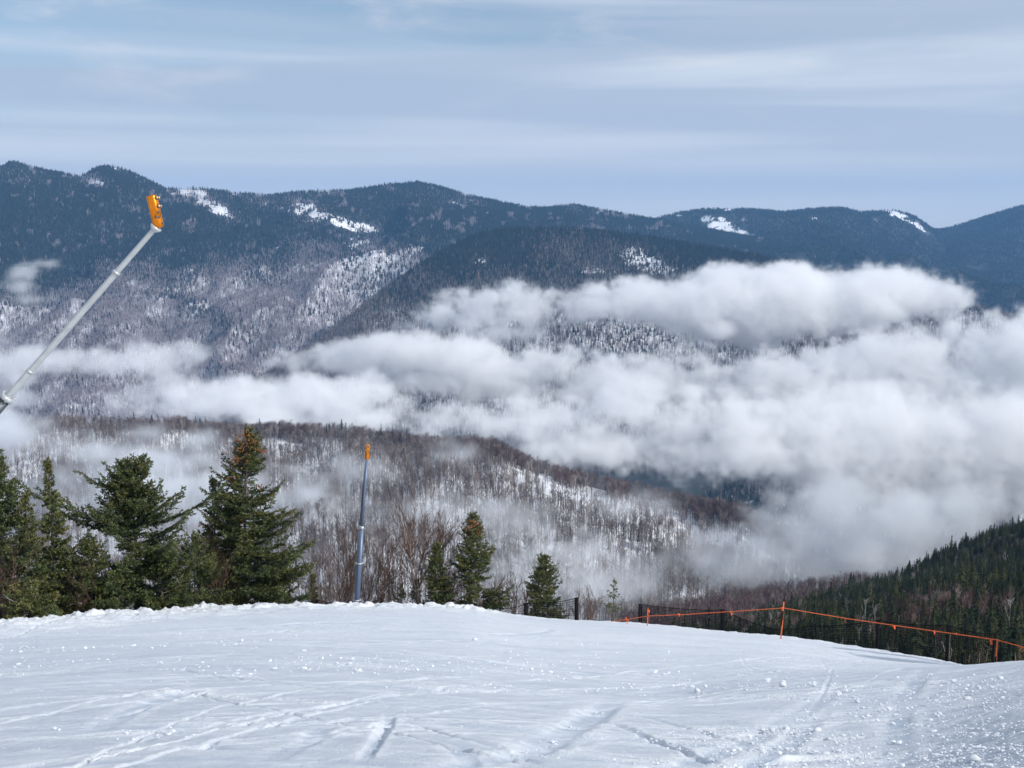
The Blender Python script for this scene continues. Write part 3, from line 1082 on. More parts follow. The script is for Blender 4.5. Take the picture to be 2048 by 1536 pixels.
for k, (pv, pf) in enumerate(FIRS):
    nv = 0
    crown_v, crown_f = pv[6:], pf[6:] - 6
    fir_meshes.append((mesh_data('crown', crown_v, crown_f, False, {'tint': np.full(len(crown_v), (k * 0.37) % 1.0)}), mesh_data('trunk', pv[:6], pf[:6])))
    fir_meshes[-1][0].materials.append(M['far_conifer'])
    fir_meshes[-1][1].materials.append(M['bark'])
for i in order:
    crown, trunk = fir_meshes[int(rng.integers(0, len(fir_meshes)))]
    near_crest = v[i] < crest_v[i] + 10
    o = empty('spruce_tree', pos[i], 'small dark spruce standing on the skyline of the right hillside' if near_crest else 'dark spruce in the forest covering the right hillside',
              'tree', 'spruces on the skyline of the right hillside' if near_crest else 'spruces covering the right hillside')
    o.rotation_euler = (0, 0, float(rng.uniform(0, 6.28)))
    s = float(hgt[i])
    w = s * float(rng.uniform(1.05, 1.5))
    o.scale = (w, w, s)
    obj('crown', crown, None, o)
    obj('trunk', trunk, None, o)
rest = np.array([i for i in ev if int(i) not in single])
mass('hillside_spruces', FIRS, pos[rest], hgt[rest] * 1.3, M['far_conifer'], 'dense dark spruce forest filling the right hillside', wide=rng.uniform(.62, .9, len(rest)))
rd = ok & isred
mass('hillside_hardwoods', [bare_proto(60 + k, 14, 1.0, .42) for k in range(6)], pos[rd], rng.uniform(2.5, 4.5, rd.sum()), M['red_bare'], 'reddish leafless trees in gaps of the right spruce hillside')
# grey standing dead trees
dd = np.where(ok & (rng.random(len(u)) < 0.014))[0]
mass('dead_snags', [bare_proto(80 + k, 6, 1.5, .25) for k in range(5)], pos[dd], rng.uniform(4, 7, len(dd)), tinted('snag_wood', [(0, (.15, .14, .13)), (1, (.30, .28, .26))]), 'pale grey dead trees standing among the right hillside spruces')

# row of single spruces along the crest of the middle ridge
CREST_M = [(112, 0), (130, 0), (150, 0), (172, 0), (190, 0), (205, 0), (222, 0), (240, 0), (255, 0), (270, 1), (290, 0), (305, 1), (328, 1), (335, 0), (352, 0), (372, 1), (388, 1), (400, 1), (411, 1), (430, 0), (512, 0), (520, 1), (560, 0), (604, 0), (640, 0), (652, 0), (660, 0), (682, 1), (690, 1), (720, 0), (763, 1), (800, 0), (815, 0), (964, 1), (980, 1), (990, 0), (1003, 0), (1030, 0), (1060, 0), (1110, 0)]
for (uu, big) in CREST_M:
    uu = uu + rng.normal(0, 2)
    t = float(ts(uu, 870)[0])
    yy = float(LM.yc(t)) - rng.uniform(0, 25)
    zz = float(LM.z(t, yy))
    crown, trunk = fir_meshes[int(rng.integers(0, len(fir_meshes)))]
    o = empty('ridge_spruce', (t * yy, yy, zz), 'tiny dark spruce pointing up from the middle ridge crest', 'tree', 'spruces along the crest of the middle ridge')
    s = float(rng.uniform(18, 21) if big else rng.uniform(13, 17))
    o.scale = (s * 1.1, s * 1.1, s)
    o.rotation_euler = (0, 0, float(rng.uniform(0, 6.28)))
    obj('crown', crown, None, o)
    obj('trunk', trunk, None, o)


# ------------------------------------------------------------------ foreground spruces
def spruce(name, label, top, y, width, seed, base_u=None, shape=0.85, cones=None, dens=1.2, gap=0.35, upsweep=0.35, tint=0.0, second_top=None, dead=0.06, group=None, low=0.02, blade=1.05, nbr=1.15, lobes=()):
    """top: picture position of the tip, y: distance, width: half-spread in metres"""
    r = np.random.default_rng(seed)
    tip = P(top[0], top[1], y)
    bx = tip[0] if base_u is None else float(ts(base_u, 1215)[0]) * y
    bz = float(snow_z(bx, y)) - 0.15
    H = tip[2] - bz
    root = empty(name, (bx, y, bz), label, 'tree', group)
    lean = np.array([tip[0] - bx, 0, 0])
    axis = lambda h: np.array([0, 0, 0]) + lean * (h / H) ** 1.5 + np.array([0.03 * math.sin(h * 1.3 + seed), 0.03 * math.cos(h * 1.1), h])
    hs = np.linspace(0, H, 14)
    tb = MB()
    tb.tube([axis(h) for h in hs], 0.010 + (0.011 * H) * (1 - hs / H), 7)
    tops = [(axis, H, width, 0.0)]
    if second_top:
        du, dh, h0 = second_top
        tops.append((lambda h: axis(h0) + np.array([du * min(1, (h - h0) / 0.6) ** .7, 0.1, h - h0]), H * dh, width * 0.5, h0))
        ax2 = tops[1][0]
        h2 = np.linspace(h0, H * dh, 8)
        tb.tube([ax2(h) for h in h2], 0.01 + 0.04 * (1 - (h2 - h0) / (H * dh - h0)), 6)
    B0, DIR, LEN, UPC, TIN = [], [], [], [], []
    wood = MB()
    nk = Noise2(seed + 900, 64)
    for (ax, HH, W, h0) in tops:
        h = h0 + (low * HH if h0 == 0 else 0.3)
        az = r.uniform(0, 6.28)
        while h < HH * 0.985:
            q = (h - h0) / (HH - h0)
            nwh = 2 if r.random() < 0.6 else 1
            for _ in range(nwh):
                az += 2.4 + r.normal(0, .35)
                prof = (1 - q) ** shape * (0.55 + 0.45 * sstep(0, 0.12, q)) + 0.02
                cl = float(nk(np.array(q * 7.0), np.array((az % 6.283) * 0.9), 2, .5))
                if cl < -gap and q > 0.1:
                    continue
                L = 1.22 * W * prof * (0.85 + 0.35 * cl) * r.uniform(.75, 1.15)
                for (lq, laz, lw, lamp) in lobes:
                    dz = math.cos(az - laz)
                    L *= 1 + lamp * math.exp(-((q - lq) / lw) ** 2) * max(0, dz) ** 1.5
                if L < 0.08:
                    L = 0.08
                B0.append(ax(h))
                up = (-0.10 + (upsweep + 0.55) * q ** 1.4 + r.normal(0, .10))
                DIR.append((math.cos(az), math.sin(az), up))
                LEN.append(L)
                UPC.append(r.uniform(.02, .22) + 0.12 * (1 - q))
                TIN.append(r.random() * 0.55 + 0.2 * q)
            h += r.uniform(.6, 1.3) * 0.052 / nbr * (1 + 0.5 * (1 - q))
        # leader
        B0.append(ax(HH * .93))
        DIR.append((0.02, 0.01, 1.0))
        LEN.append(HH * .075)
        UPC.append(0.0)
        TIN.append(.5)
    B0, DIR = np.array(B0), np.array(DIR)
    LEN, UPC, TIN = np.array(LEN), np.array(UPC), np.array(TIN)
    DIR[:, :2] /= np.maximum(1, np.linalg.norm(DIR, axis=1))[:, None]
    nb = len(LEN)
    bent = r.normal(0, .12, nb)

    def at(i, x):
        """point along limb i (arrays)"""
        L = LEN[i] * x
        d = DIR[i]
        perp = np.stack([-d[:, 1], d[:, 0], np.zeros(len(d))], 1)
        p = B0[i] + d * L[:, None] + perp * (bent[i] * x * L)[:, None]
        p[:, 2] += UPC[i] * LEN[i] * (x ** 2.2) - 0.10 * LEN[i] * np.sin(x * 2.6)
        return p, perp
    for i in range(nb):
        if LEN[i] > 0.5:
            xs = np.linspace(0, 0.9, 4)
            p, _ = at(np.full(4, i), xs)
            wood.tube(p, 0.004 + 0.010 * LEN[i] * (1 - xs), 4, cap=False)
    # twigs along every limb, needles along every twig
    nn = np.maximum(4, (LEN / 0.062).astype(int))
    li = np.repeat(np.arange(nb), nn)
    x = (np.concatenate([np.arange(k) for k in nn]) + r.random(len(li))) / np.repeat(nn, nn)
    x = 0.12 + 0.88 * np.clip(x, 0, 1)
    base, perp = at(li, x)
    d = DIR[li]
    dh = d / np.linalg.norm(d, axis=1)[:, None]
    side = np.where(r.random(len(li)) < .5, -1.0, 1.0)
    ang = r.uniform(.45, 1.15, len(li))
    tw = dh * np.cos(ang)[:, None] + perp * (side * np.sin(ang))[:, None]
    tw[:, 2] += r.normal(.04, .18, len(li))
    tl = np.minimum(0.42 * LEN[li] * (1.08 - x) + 0.10, 0.55) * r.uniform(.55, 1.1, len(li))
    # needles clusters
    per = np.maximum(3, (tl / 0.026 * dens).astype(int))
    ti = np.repeat(np.arange(len(li)), per)
    s = (np.concatenate([np.arange(k) for k in per]) + r.random(len(ti))) / np.repeat(per, per)
    c0 = base[ti] + tw[ti] * (tl[ti] * s)[:, None]
    c0[:, 2] -= 0.10 * tl[ti] * s ** 2
    bd = tw[ti] / np.linalg.norm(tw[ti], axis=1)[:, None] * 0.75 + r.normal(0, .50, (len(ti), 3))
    bd[:, 2] += 0.22
    bd /= np.linalg.norm(bd, axis=1)[:, None]
    bl = r.uniform(.07, .145, len(ti)) * blade
    bw = r.uniform(.018, .034, len(ti)) * blade
    rv = r.normal(0, 1, (len(ti), 3))
    sd = np.cross(bd, rv)
    sd /= np.linalg.norm(sd, axis=1)[:, None] + 1e-9
    mid = c0 + bd * (bl * .45)[:, None]
    V = np.stack([c0, mid + sd * bw[:, None], c0 + bd * bl[:, None], mid - sd * bw[:, None]], 1).reshape(-1, 3)
    F = np.arange(len(V)).reshape(-1, 4)
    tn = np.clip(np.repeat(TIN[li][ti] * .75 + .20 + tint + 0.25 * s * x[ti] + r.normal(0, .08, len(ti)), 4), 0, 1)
    obj('trunk', None or mesh_from_mb(tb), M['bark'], root)
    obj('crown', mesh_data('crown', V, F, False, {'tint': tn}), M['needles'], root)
    if wood.n:
        obj('limbs', mesh_from_mb(wood), M['bark'], root)
    # grey dead twigs poking out
    long_ = np.where(LEN > .55)[0]
    nd = min(int(dead * nb * .7), 14, len(long_))
    for i in (r.choice(long_, nd, replace=False) if nd else []):
        dm = MB()
        p, _ = at(np.full(5, i), np.linspace(.3, 1.05, 5))
        p = p + r.normal(0, .04, (5, 3)) + np.array([0, -.15, -.06])
        dm.tube(p, [.013, .012, .010, .007, .004], 4, cap=False)
        for k in range(6):
            a = p[r.integers(1, 4)]
            dm.tube([a, a + r.normal(0, .13, 3)], [.007, .003], 3, cap=False)
        obj('dead_branch', mesh_from_mb(dm), M['dead'], root)
    if cones:
        cm = MB()
        for (cu, cv, n, sp) in cones:
            c = P(cu, cv, y) - np.array([bx, y, bz])
            # sit at the outside of the crown facing the slope
            for k in range(n):
                q = c + np.array([r.normal(0, sp), r.normal(-0.42, sp * .5), r.normal(0, sp * .75)])
                L = r.uniform(.08, .13)
                a = np.array([r.normal(0, .3), r.normal(0, .3), -1])
                a = a / np.linalg.norm(a) * L
                cm.tube([q, q + a * .35, q + a * .75, q + a], [.010, .030, .025, .005], 5)
        o = obj('cones', mesh_from_mb(cm), M['cone'], root)
        o['kind'] = 'stuff'
        o['label'] = 'clusters of orange brown cones'
    return root


def mesh_from_mb(mb):
    V = np.concatenate(mb.v)
    F = np.concatenate(mb.f)
    me = bpy.data.meshes.new('limb')
    me.from_pydata(V.tolist(), [], [tuple(dict.fromkeys(q)) for q in F.tolist()])
    me.polygons.foreach_set('use_smooth', np.full(len(me.polygons), True))
    me.update()
    return me


GT = 'spruces at the left of the snow edge'
spruce('spruce_tree', 'tall spruce with cone laden rusty top, tallest of the left cluster', (494, 853), 55.5, 2.35, 11, base_u=490, shape=0.66, gap=0.34, upsweep=.15,
       cones=[(492, 868, 30, .20), (497, 884, 50, .30), (488, 905, 32, .32), (528, 898, 14, .10), (475, 914, 14, .14), (487, 918, 12, .14), (470, 952, 16, .13), (522, 968, 10, .1), (447, 1027, 10, .11), (478, 1037, 24, .13), (477, 1073, 24, .13), (407, 1045, 6, .07)], group=GT, dead=.08, nbr=1.35,
       lobes=[(.36, 0.0, .05, .45), (.54, 0.1, .06, .35), (.47, 3.0, .06, .3), (.70, 0.2, .05, .3)], tint=.06, dens=1.15)
spruce('spruce_tree', 'dense side spruce leaning on the left flank of the tall one', (425, 958), 56.5, 1.25, 12, shape=0.8, group=GT, gap=.3)
spruce('spruce_tree', 'broad spruce with two thin tips and wide upturned arms', (283, 915), 50.5, 3.0, 13, base_u=270, shape=0.80, gap=0.2, upsweep=.5, second_top=(-.35, 0.985, 4.2), group=GT, dead=.05,
       lobes=[(.60, 0.15, .06, 1.1), (.55, 3.0, .06, 1.0), (.38, 0, .1, .15)])
spruce('spruce_tree', 'slim pointed spruce left of the broad two tipped one', (96, 920), 48.0, 1.45, 14, shape=1.15, gap=0.9, upsweep=.25, dens=1.3, group=GT, tint=.10)
spruce('spruce_tree', 'dark spruce cut off by the left edge of the picture', (-6, 900), 47.0, 1.7, 15, shape=0.75, gap=0.3, group=GT, tint=-.05, lobes=[(.3, 0, .2, .5)])
spruce('spruce_tree', 'short yellowish spruce between the edge tree and slim spruce', (52, 985), 46.8, 1.2, 16, shape=0.7, gap=.4, group=GT, tint=.15)
spruce('spruce_tree', 'low bushy spruce filling the gap below the broad one', (175, 1085), 48.5, 1.7, 17, shape=0.5, gap=.5, group=GT, tint=.05)
spruce('spruce_tree', 'low dark spruce between the broad and the tall one', (385, 1075), 52.5, 1.5, 18, shape=0.5, gap=.4, group=GT)
spruce('spruce_tree', 'low spreading spruce at the right foot of the tall one', (560, 1130), 56.5, 1.1, 19, shape=0.5, gap=.4, group=GT, tint=.1)
spruce('spruce_tree', 'knee high green spruce at the bottom left corner of the trees', (45, 1190), 44.4, 1.3, 20, shape=0.4, gap=.5, group=GT, tint=.15)
spruce('spruce_tree', 'low shadowy spruce behind the slim pointed one', (5, 1095), 49.5, 1.6, 24, shape=0.5, gap=.4, group=GT, tint=-.05)
spruce('spruce_tree', 'low bushy spruce below the broad one on its right', (320, 1120), 50.2, 1.5, 25, shape=0.45, gap=.5, group=GT, tint=.02)
spruce('spruce_tree', 'low branching spruce in front of the tall one', (455, 1125), 54.6, 1.6, 26, shape=0.45, gap=.5, group=GT, tint=.06)

spruce('spruce_tree', 'lopsided spruce with blunt cone tipped top right of the pole', (945, 1028), 59.6, 1.12, 31, base_u=955, shape=0.42, gap=0.42, upsweep=.2, tint=.1,
       cones=[(948, 1040, 26, .13), (938, 1052, 14, .14), (960, 1055, 10, .12), (915, 1105, 5, .06)], lobes=[(.55, 3.1, .06, .9), (.15, 0, .15, .5)])
spruce('spruce_tree', 'thin spruce beside the birch stem', (875, 1086), 59.3, 1.0, 32, shape=0.75, gap=0.6, tint=.12)
spruce('spruce_tree', 'neat cone shaped spruce behind the black net fence', (1088, 1112), 60.5, 1.35, 33, shape=0.62, gap=0.9, tint=.12, upsweep=.45, dens=1.15)
spruce('spruce_tree', 'spindly young spruce left of the orange rope end', (1229, 1160), 58.6, 0.62, 34, shape=0.8, gap=0.1, tint=.2, upsweep=.45, nbr=.5, dens=.8)
spruce('spruce_tree', 'small yellowish spruce left of the bare shrubs', (626, 1150), 60.0, 0.42, 35, shape=0.7, gap=.25, tint=.25)
spruce('spruce_tree', 'little spruce low between the pole and the birch', (832, 1160), 60.5, 0.5, 36, shape=0.6, gap=.25, tint=.15)
spruce('spruce_tree', 'squat little spruce hidden among twigs left of the birch', (800, 1172), 60.0, 0.45, 37, shape=0.6, gap=.3, tint=.2)

def first_hit(u, v, lo=7.0, hi=60.0):
    ys = np.linspace(lo, hi, 4000)
    t, s = ts(u, v)
    h = np.where(snow_z(t * ys, ys) - s * ys > 0)[0]
    y = float(ys[h[0]]) if len(h) else hi
    return np.array([t * y, y, float(snow_z(t * y, y))])


for (su, sv_, sl, sw, sd_, lab) in ((1706, 1300, 15.0, 3.0, 38, 'taller spruce standing beyond the right border of the picture'), (1768, 1316, 13.5, 3.2, 39, 'shorter spruce standing beyond the right border of the picture')):
    sh = first_hit(su, sv_, 27.0)
    tp = sh + sl * np.array(sun_vec)
    sv = tp[2] / tp[1]
    cy_ = (sv * CP + SP) / (CP - sv * SP)
    spruce('spruce_tree', lab, (1024 + tp[0] / tp[1] * (CP + cy_ * SP) * F_PX, 768 - cy_ * F_PX), float(tp[1]), sw, sd_, shape=0.55, gap=.8, group='spruces beyond the right border')


# ------------------------------------------------------------------ bare shrubs and the birch
def shrub(label, base_u, y, stems, seed, mat='twig', name='bare_shrub', spread=0.5, thick=1.0, tops=None, group=None, twigs=1.05):
    """tops: list of (u, v) tips for the stems; otherwise random"""
    r = np.random.default_rng(seed)
    bx = float(ts(base_u, 1210)[0]) * y
    bz = float(snow_z(bx, y)) - .2
    root = empty(name, (bx, y, bz), label, 'tree' if name.endswith('tree') else 'shrub', group)
    mb, tw = MB(), MB()

    def grow(p, d, L, rad, lev, out):
        n = 5
        pts = [np.array(p)]
        dd = np.array(d, float)
        for k in range(n):
            dd = dd + r.normal(0, .15, 3) + np.array([0, 0, .05])
            dd /= np.linalg.norm(dd)
            pts.append(pts[-1] + dd * L / n)
        out.tube(pts, np.linspace(rad, rad * .45, n + 1), 5 if lev == 0 else 3, cap=False)
        if lev < 2:
            m = int((13 if lev == 0 else 7) * twigs)
            for k in range(m):
                f = r.uniform(.25, 1.0)
                i = min(int(f * n), n - 1)
                q = pts[i] + (pts[i + 1] - pts[i]) * (f * n - i)
                nd = dd * .9 + r.normal(0, .42, 3) + np.array([0, 0, .25])
                nd /= np.linalg.norm(nd)
                grow(q, nd, L * r.uniform(.25, .55) * (1.2 - .5 * f), max(rad * .62, .006), lev + 1, tw)
    if tops is None:
        tops = []
        for k in range(stems):
            tops.append((base_u + r.normal(0, spread) * 70, r.uniform(1095, 1170)))
    for (tu, tv) in tops:
        yy = y + r.normal(0, .5)
        tip = P(tu, tv, yy) - np.array([bx, y, bz])
        b = np.array([r.normal(0, .12), r.normal(0, .12), 0])
        d = tip - b
        L = np.linalg.norm(d)
        grow(b, d / L, L * .95, .017 * thick * r.uniform(.7, 1.2), 0, mb)
    obj('stems', mesh_from_mb(mb), M[mat], root)
    obj('twigs', mesh_from_mb(tw), M['twig'], root)
    return root


GS = 'bare shrubs behind the snow edge'
shrub('tall brown leafless shrub just left of the blue pole', 680, 60.5, 0, 1, tops=[(668, 1065), (660, 1080), (690, 1090), (645, 1110), (655, 1095), (700, 1085), (625, 1130), (705, 1110), (640, 1140), (680, 1075)], group=GS)
shrub('brown leafless shrub just right of the blue pole', 735, 60.8, 0, 2, tops=[(745, 1070), (760, 1085), (735, 1060), (765, 1110), (750, 1120), (728, 1100), (772, 1140)], group=GS)
shrub('grey leafless shrub between pole and birch', 805, 62, 0, 3, tops=[(795, 1095), (810, 1085), (825, 1110), (788, 1120), (800, 1130)], group=GS)
shrub('thin birch with sunlit orange stem and bare crown', 848, 60.2, 0, 4, mat='birch', name='birch_tree', thick=1.9, tops=[(853, 1030), (868, 1035), (838, 1045), (825, 1050), (875, 1060)], twigs=1.3)
shrub('tangle of low brown twigs below the thin spruce', 890, 60, 16, 5, spread=.45, group=GS, tops=[(870, 1150), (880, 1140), (893, 1130), (905, 1150), (915, 1140), (900, 1160), (885, 1160), (925, 1155), (910, 1165), (863, 1165)])
shrub('tangle of low brown twigs before the lopsided spruce', 955, 60, 16, 6, spread=.5, group=GS, tops=[(925, 1160), (945, 1165), (975, 1155), (992, 1160), (1003, 1170), (915, 1172)])
shrub('sparse brown twigs between lopsided and cone shaped spruce', 1030, 60.5, 10, 7, group=GS, tops=[(1015, 1175), (1030, 1165), (1045, 1170), (1020, 1185), (1058, 1175), (1040, 1180)])
shrub('pale leafless shrub in front of the tall spruce', 425, 53.2, 0, 8, group=GS, tops=[(425, 1095), (412, 1110), (440, 1105), (455, 1120), (400, 1130), (430, 1120), (470, 1140), (390, 1150)], twigs=.7)
shrub('brown twigs low at the left foot of the trees', 15, 45.2, 0, 9, group=GS, tops=[(5, 1120), (20, 1135), (-10, 1140), (35, 1150), (50, 1165), (10, 1160)], twigs=.8)
shrub('low brown twigs under the low bushy spruce', 165, 47.6, 0, 10, group=GS, tops=[(150, 1150), (165, 1140), (180, 1160), (195, 1165), (140, 1170)], twigs=.8)
shrub('low brown twigs behind the net right of the tall spruce', 612, 60, 0, 11, group=GS, tops=[(600, 1160), (612, 1150), (625, 1165), (640, 1160), (650, 1150)], twigs=.9)
shrub('low brown brush right of the cone shaped spruce', 1180, 62, 0, 12, group=GS, tops=[(1165, 1195), (1180, 1190), (1195, 1200), (1150, 1198)], twigs=.9)
shrub('pale dead branches poking up at the right snow edge', 1955, 52, 0, 13, mat='dead', group=GS, tops=[(1945, 1290), (1960, 1285), (1975, 1292), (1935, 1300), (1985, 1300)], twigs=.5)
shrub('pale dead branches at the right border of the picture', 2035, 52, 0, 14, mat='dead', group=GS, tops=[(2025, 1295), (2040, 1290), (2050, 1298), (2015, 1305)], twigs=.5)


# ------------------------------------------------------------------ snow guns on their poles
def frame_to(d):
    d = np.asarray(d, float)
    d = d / np.linalg.norm(d)
    return d


def gun_head(parent, base, axis, length, radius, right, nozzle_rows, front):
    """orange cylinder with nozzles along its side; base at the lower end"""
    ax = frame_to(axis)
    h = MB()
    q = [0, .015, .06, .12, .30, .31, .318, .328, .335, .60, .95, .985, 1.0]
    rr = [.55, .80, .95, 1.0, 1.0, 1.0, .955, .955, 1.0, 1.0, 1.0, .96, .86]
    h.tube([np.array(base) + ax * length * k for k in q], [radius * k for k in rr], 24)
    head = h.build('gun_head', M['orange_shell'], parent)
    side = frame_to(np.cross(ax, np.cross(front, ax)))
    for (f, a, big) in nozzle_rows:
        rt = frame_to(np.cross(ax, side))
        dirn = side * math.cos(a) - rt * math.sin(a)
        p = np.array(base) + ax * length * f + dirn * radius * 0.97
        nz = MB()
        k = radius * (0.36 if big else .20)
        nz.tube([p - dirn * .01, p + dirn * k * .25], [k * 1.1, k * 1.1], 12)
        nz.build('nozzle_seat', M['dark_steel'], head)
        if big:
            nt_ = MB()
            nt_.tube([p + dirn * k * .25, p + dirn * k * 1.0, p + dirn * k * 1.25], [k * .75, k * .75, k * .5], 10)
            nt_.build('nozzle', M['brass'], head)
    return head


# gun in front on the left, its pivot mast outside the frame
yg = 27.0
A = P(-120, 955, yg)
J = P(14, 796, yg)
E = P(309, 458, yg)
gx = A[0]
gz = float(snow_z(gx, yg))
gun = empty('snow_gun', (gx, yg, gz - .1), 'snow gun with orange head on a long slanting silver lance at left', 'snow gun', 'snow guns on tall poles')
O = np.array([gx, yg, gz - .1])
A0, J0, E0 = A - O, J - O, E - O
ld = frame_to(E0 - A0)
mb = MB()
mb.tube([np.array([0, 0, 0]), np.array([0, 0, A0[2] * .5]), np.array([0, 0, A0[2] + .12])], [.11, .11, .10], 16)
mb.build('mast', M['steel_blue'], gun)
mb = MB()
mb.tube([A0 - ld * .6, J0], [.115, .115], 16)
mb.build('sleeve', M['dark_steel'], gun)
mb = MB()
mb.tube([J0 - ld * .04, J0 + ld * .05], [.145, .145], 16)
for k in range(4):
    an = k * 1.57 + .4
    sx = frame_to(np.cross(ld, [0, 1, 0]))
    sy = np.cross(ld, sx)
    c = J0 + (sx * math.cos(an) + sy * math.sin(an)) * .135
    mb.tube([c - ld * .07, c + ld * .10], [.018, .018], 6)
mb.build('collar', M['galv'], gun)
# lance: three ribbed sections
S1 = J0 + (E0 - J0) * .16
S2 = J0 + (E0 - J0) * .745
mb = MB()


def ribbed(mb, p0, p1, r0, r1, n=10):
    pts = [p0, p1]
    sx = frame_to(np.cross(ld, [0, 1, 0]))
    sy = np.cross(ld, sx)
    an = np.arange(12) / 12 * 2 * math.pi + .26
    prof = np.where(np.arange(12) % 2 == 0, 1.0, .93)
    V = []
    for p, rd_ in ((p0, r0), (p1, r1)):
        V.append(p + rd_ * prof[:, None] * (np.cos(an)[:, None] * sx + np.sin(an)[:, None] * sy))
    V = np.concatenate(V)
    j = np.arange(12)
    mb.add(V, np.stack([j, (j + 1) % 12, 12 + (j + 1) % 12, 12 + j], 1))


ribbed(mb, J0, S1, .083, .078)
mb.build('lance_section', M['galv'], gun, smooth=False)
mb = MB()
ribbed(mb, S1, S2, .074, .066)
mb.build('lance_section', M['galv'], gun, smooth=False)
mb = MB()
ribbed(mb, S2, E0, .062, .055)
mb.build('lance_section', M['galv'], gun, smooth=False)
for s_ in (S1, S2):
    mb = MB()
    mb.tube([s_ - ld * .03, s_ + ld * .03], [.085, .085], 14)
    mb.build('joint_ring', M['galv'], gun)
hb = P(318, 456, yg) - O
ht = P(303, 391, yg) - O
mb = MB()
pl = frame_to(np.cross(ht - hb, [0, 1, 0]))
mb.tube([E0 - ld * .05, E0 + ld * .03, E0 + ld * .07], [.06, .13, .13], 14)
mb.build('end_bracket', M['galv'], gun)
front = np.array([.93, -.37, 0])
gun_head(gun, hb, ht - hb, float(np.linalg.norm(ht - hb)), .118, None,
         [(.90, .10, 1), (.64, .10, 1), (.90, -.9, 1), (.64, -.9, 1), (.46, .45, 0), (.30, .45, 0), (.12, .1, 0), (.34, 1.0, 0)], front)

# gun farther down, standing at the edge of the snow
yb = 58.0
B = P(711, 1216, yb)
B[2] = float(snow_z(B[0], yb)) - .3
J = P(723, 1056, yb)
E = P(733.5, 921, yb)
gun2 = empty('snow_gun', B, 'snow gun with orange head on a blue grey pole at the snow edge', 'snow gun', 'snow guns on tall poles')
J0, E0 = J - B, E - B
mb = MB()
mb.tube([np.zeros(3), J0 * .5, J0], [.14, .128, .118], 16)
mb.build('mast', M['steel_blue'], gun2)
for f in (.22, .62):
    mb = MB()
    d = frame_to(J0)
    mb.tube([J0 * f - d * .03, J0 * f + d * .03], [.145, .145], 16)
    for a in (0, 3.14):
        c = J0 * f + np.array([math.cos(a) * .15, -.03, 0])
        mb.box(c, (.06, .08, .09))
    mb.build('clamp_band', M['galv'], gun2)
mb = MB()
d = frame_to(E0 - J0)
mb.tube([J0 - d * .06, J0 + d * .05, J0 + d * .10], [.13, .13, .085], 14)
mb.box(J0 + np.array([.02, -.12, .02]), (.12, .06, .10))
mb.build('collar', M['galv'], gun2)
mb = MB()
mb.tube([J0 + d * .1, (J0 + E0) / 2, E0], [.072, .07, .066], 12)
mb.build('lance', M['steel_blue'], gun2)
mb = MB()
q0 = J0 + np.array([-.085, -.02, .1])
mb.tube([q0, (J0 + E0) / 2 + np.array([-.08, -.02, 0]), E0 + np.array([-.06, 0, -.1])], [.016, .016, .016], 6)
mb.build('hose', M['black'], gun2)
hb = P(734, 919, yb) - B
ht = P(735.2, 889, yb) - B
gun_head(gun2, hb, ht - hb, float(np.linalg.norm(ht - hb)), .118, None, [(.90, -.6, 1), (.62, -.6, 1), (.90, .6, 1), (.62, .6, 1), (.35, 0, 0), (.15, .3, 0)], np.array([.1, -1, 0]))


# ------------------------------------------------------------------ black net fences and the orange rope
def on_snow(u, y, dz=0.0):
    t = float(ts(u, 1240)[0])
    return np.array([t * y, y, float(snow_z(t * y, y)) + dz])


def net(parent, a0, a1, b0, b1, cell=0.07, wire=0.008):
    """net between the post segments a0-a1 (bottom, top) and b0-b1"""
    mb = MB()
    wl = np.linalg.norm(b0 - a0)
    hl = np.linalg.norm(a1 - a0)
    nu, nv = max(2, int(wl / cell)), max(2, int(hl / cell))
    f = lambda p, q: (a0 * (1 - p) + b0 * p) * (1 - q) + (a1 * (1 - p) + b1 * p) * q
    up = np.array([0, 0, wire])
    al = frame_to(b0 - a0) * wire
    sag = lambda p, q: f(p, q) + np.array([0, 0.03 * math.sin(p * 9 + q * 4), -0.10 * math.sin(math.pi * p) * q])
    for i in range(nu + 1):
        qs = np.linspace(0, 1, 5)
        pts = np.array([sag(i / nu, q) for q in qs])
        V = np.concatenate([pts - al, pts + al])
        mb.add(V, [[k, k + 1, 5 + k + 1, 5 + k] for k in range(4)])
    for j in range(nv + 1):
        ps = np.linspace(0, 1, 9)
        w = up * (2.2 if j == nv else 1)
        pts = np.array([sag(p, j / nv) for p in ps])
        V = np.concatenate([pts - w, pts + w])
        mb.add(V, [[k, k + 1, 9 + k + 1, 9 + k] for k in range(8)])
    mb.build('net', M['net'], parent, smooth=False)


def fence(label, posts, group='black net fences along the snow edge', cell=.07, nets=True):
    """posts: (u of foot, distance, u of top, v of top, radius)"""
    u0, y0 = posts[0][0], posts[0][1]
    base = on_snow(u0, y0)
    root = empty('net_fence', base, label, 'fence', group)
    seg = []
    for (u, y, ut, vt, rd_) in posts:
        b = on_snow(u, y, -.4) - base
        tp = P(ut, vt, y) - base
        mb = MB()
        mb.tube([b, tp], [rd_, rd_], 8)
        mb.build('post', M['black'], root)
        seg.append((b + np.array([0, 0, .35]), tp))
    if nets:
        for k in range(len(seg) - 1):
            net(root, seg[k][0], seg[k][1], seg[k + 1][0], seg[k + 1][1], cell)
    return root


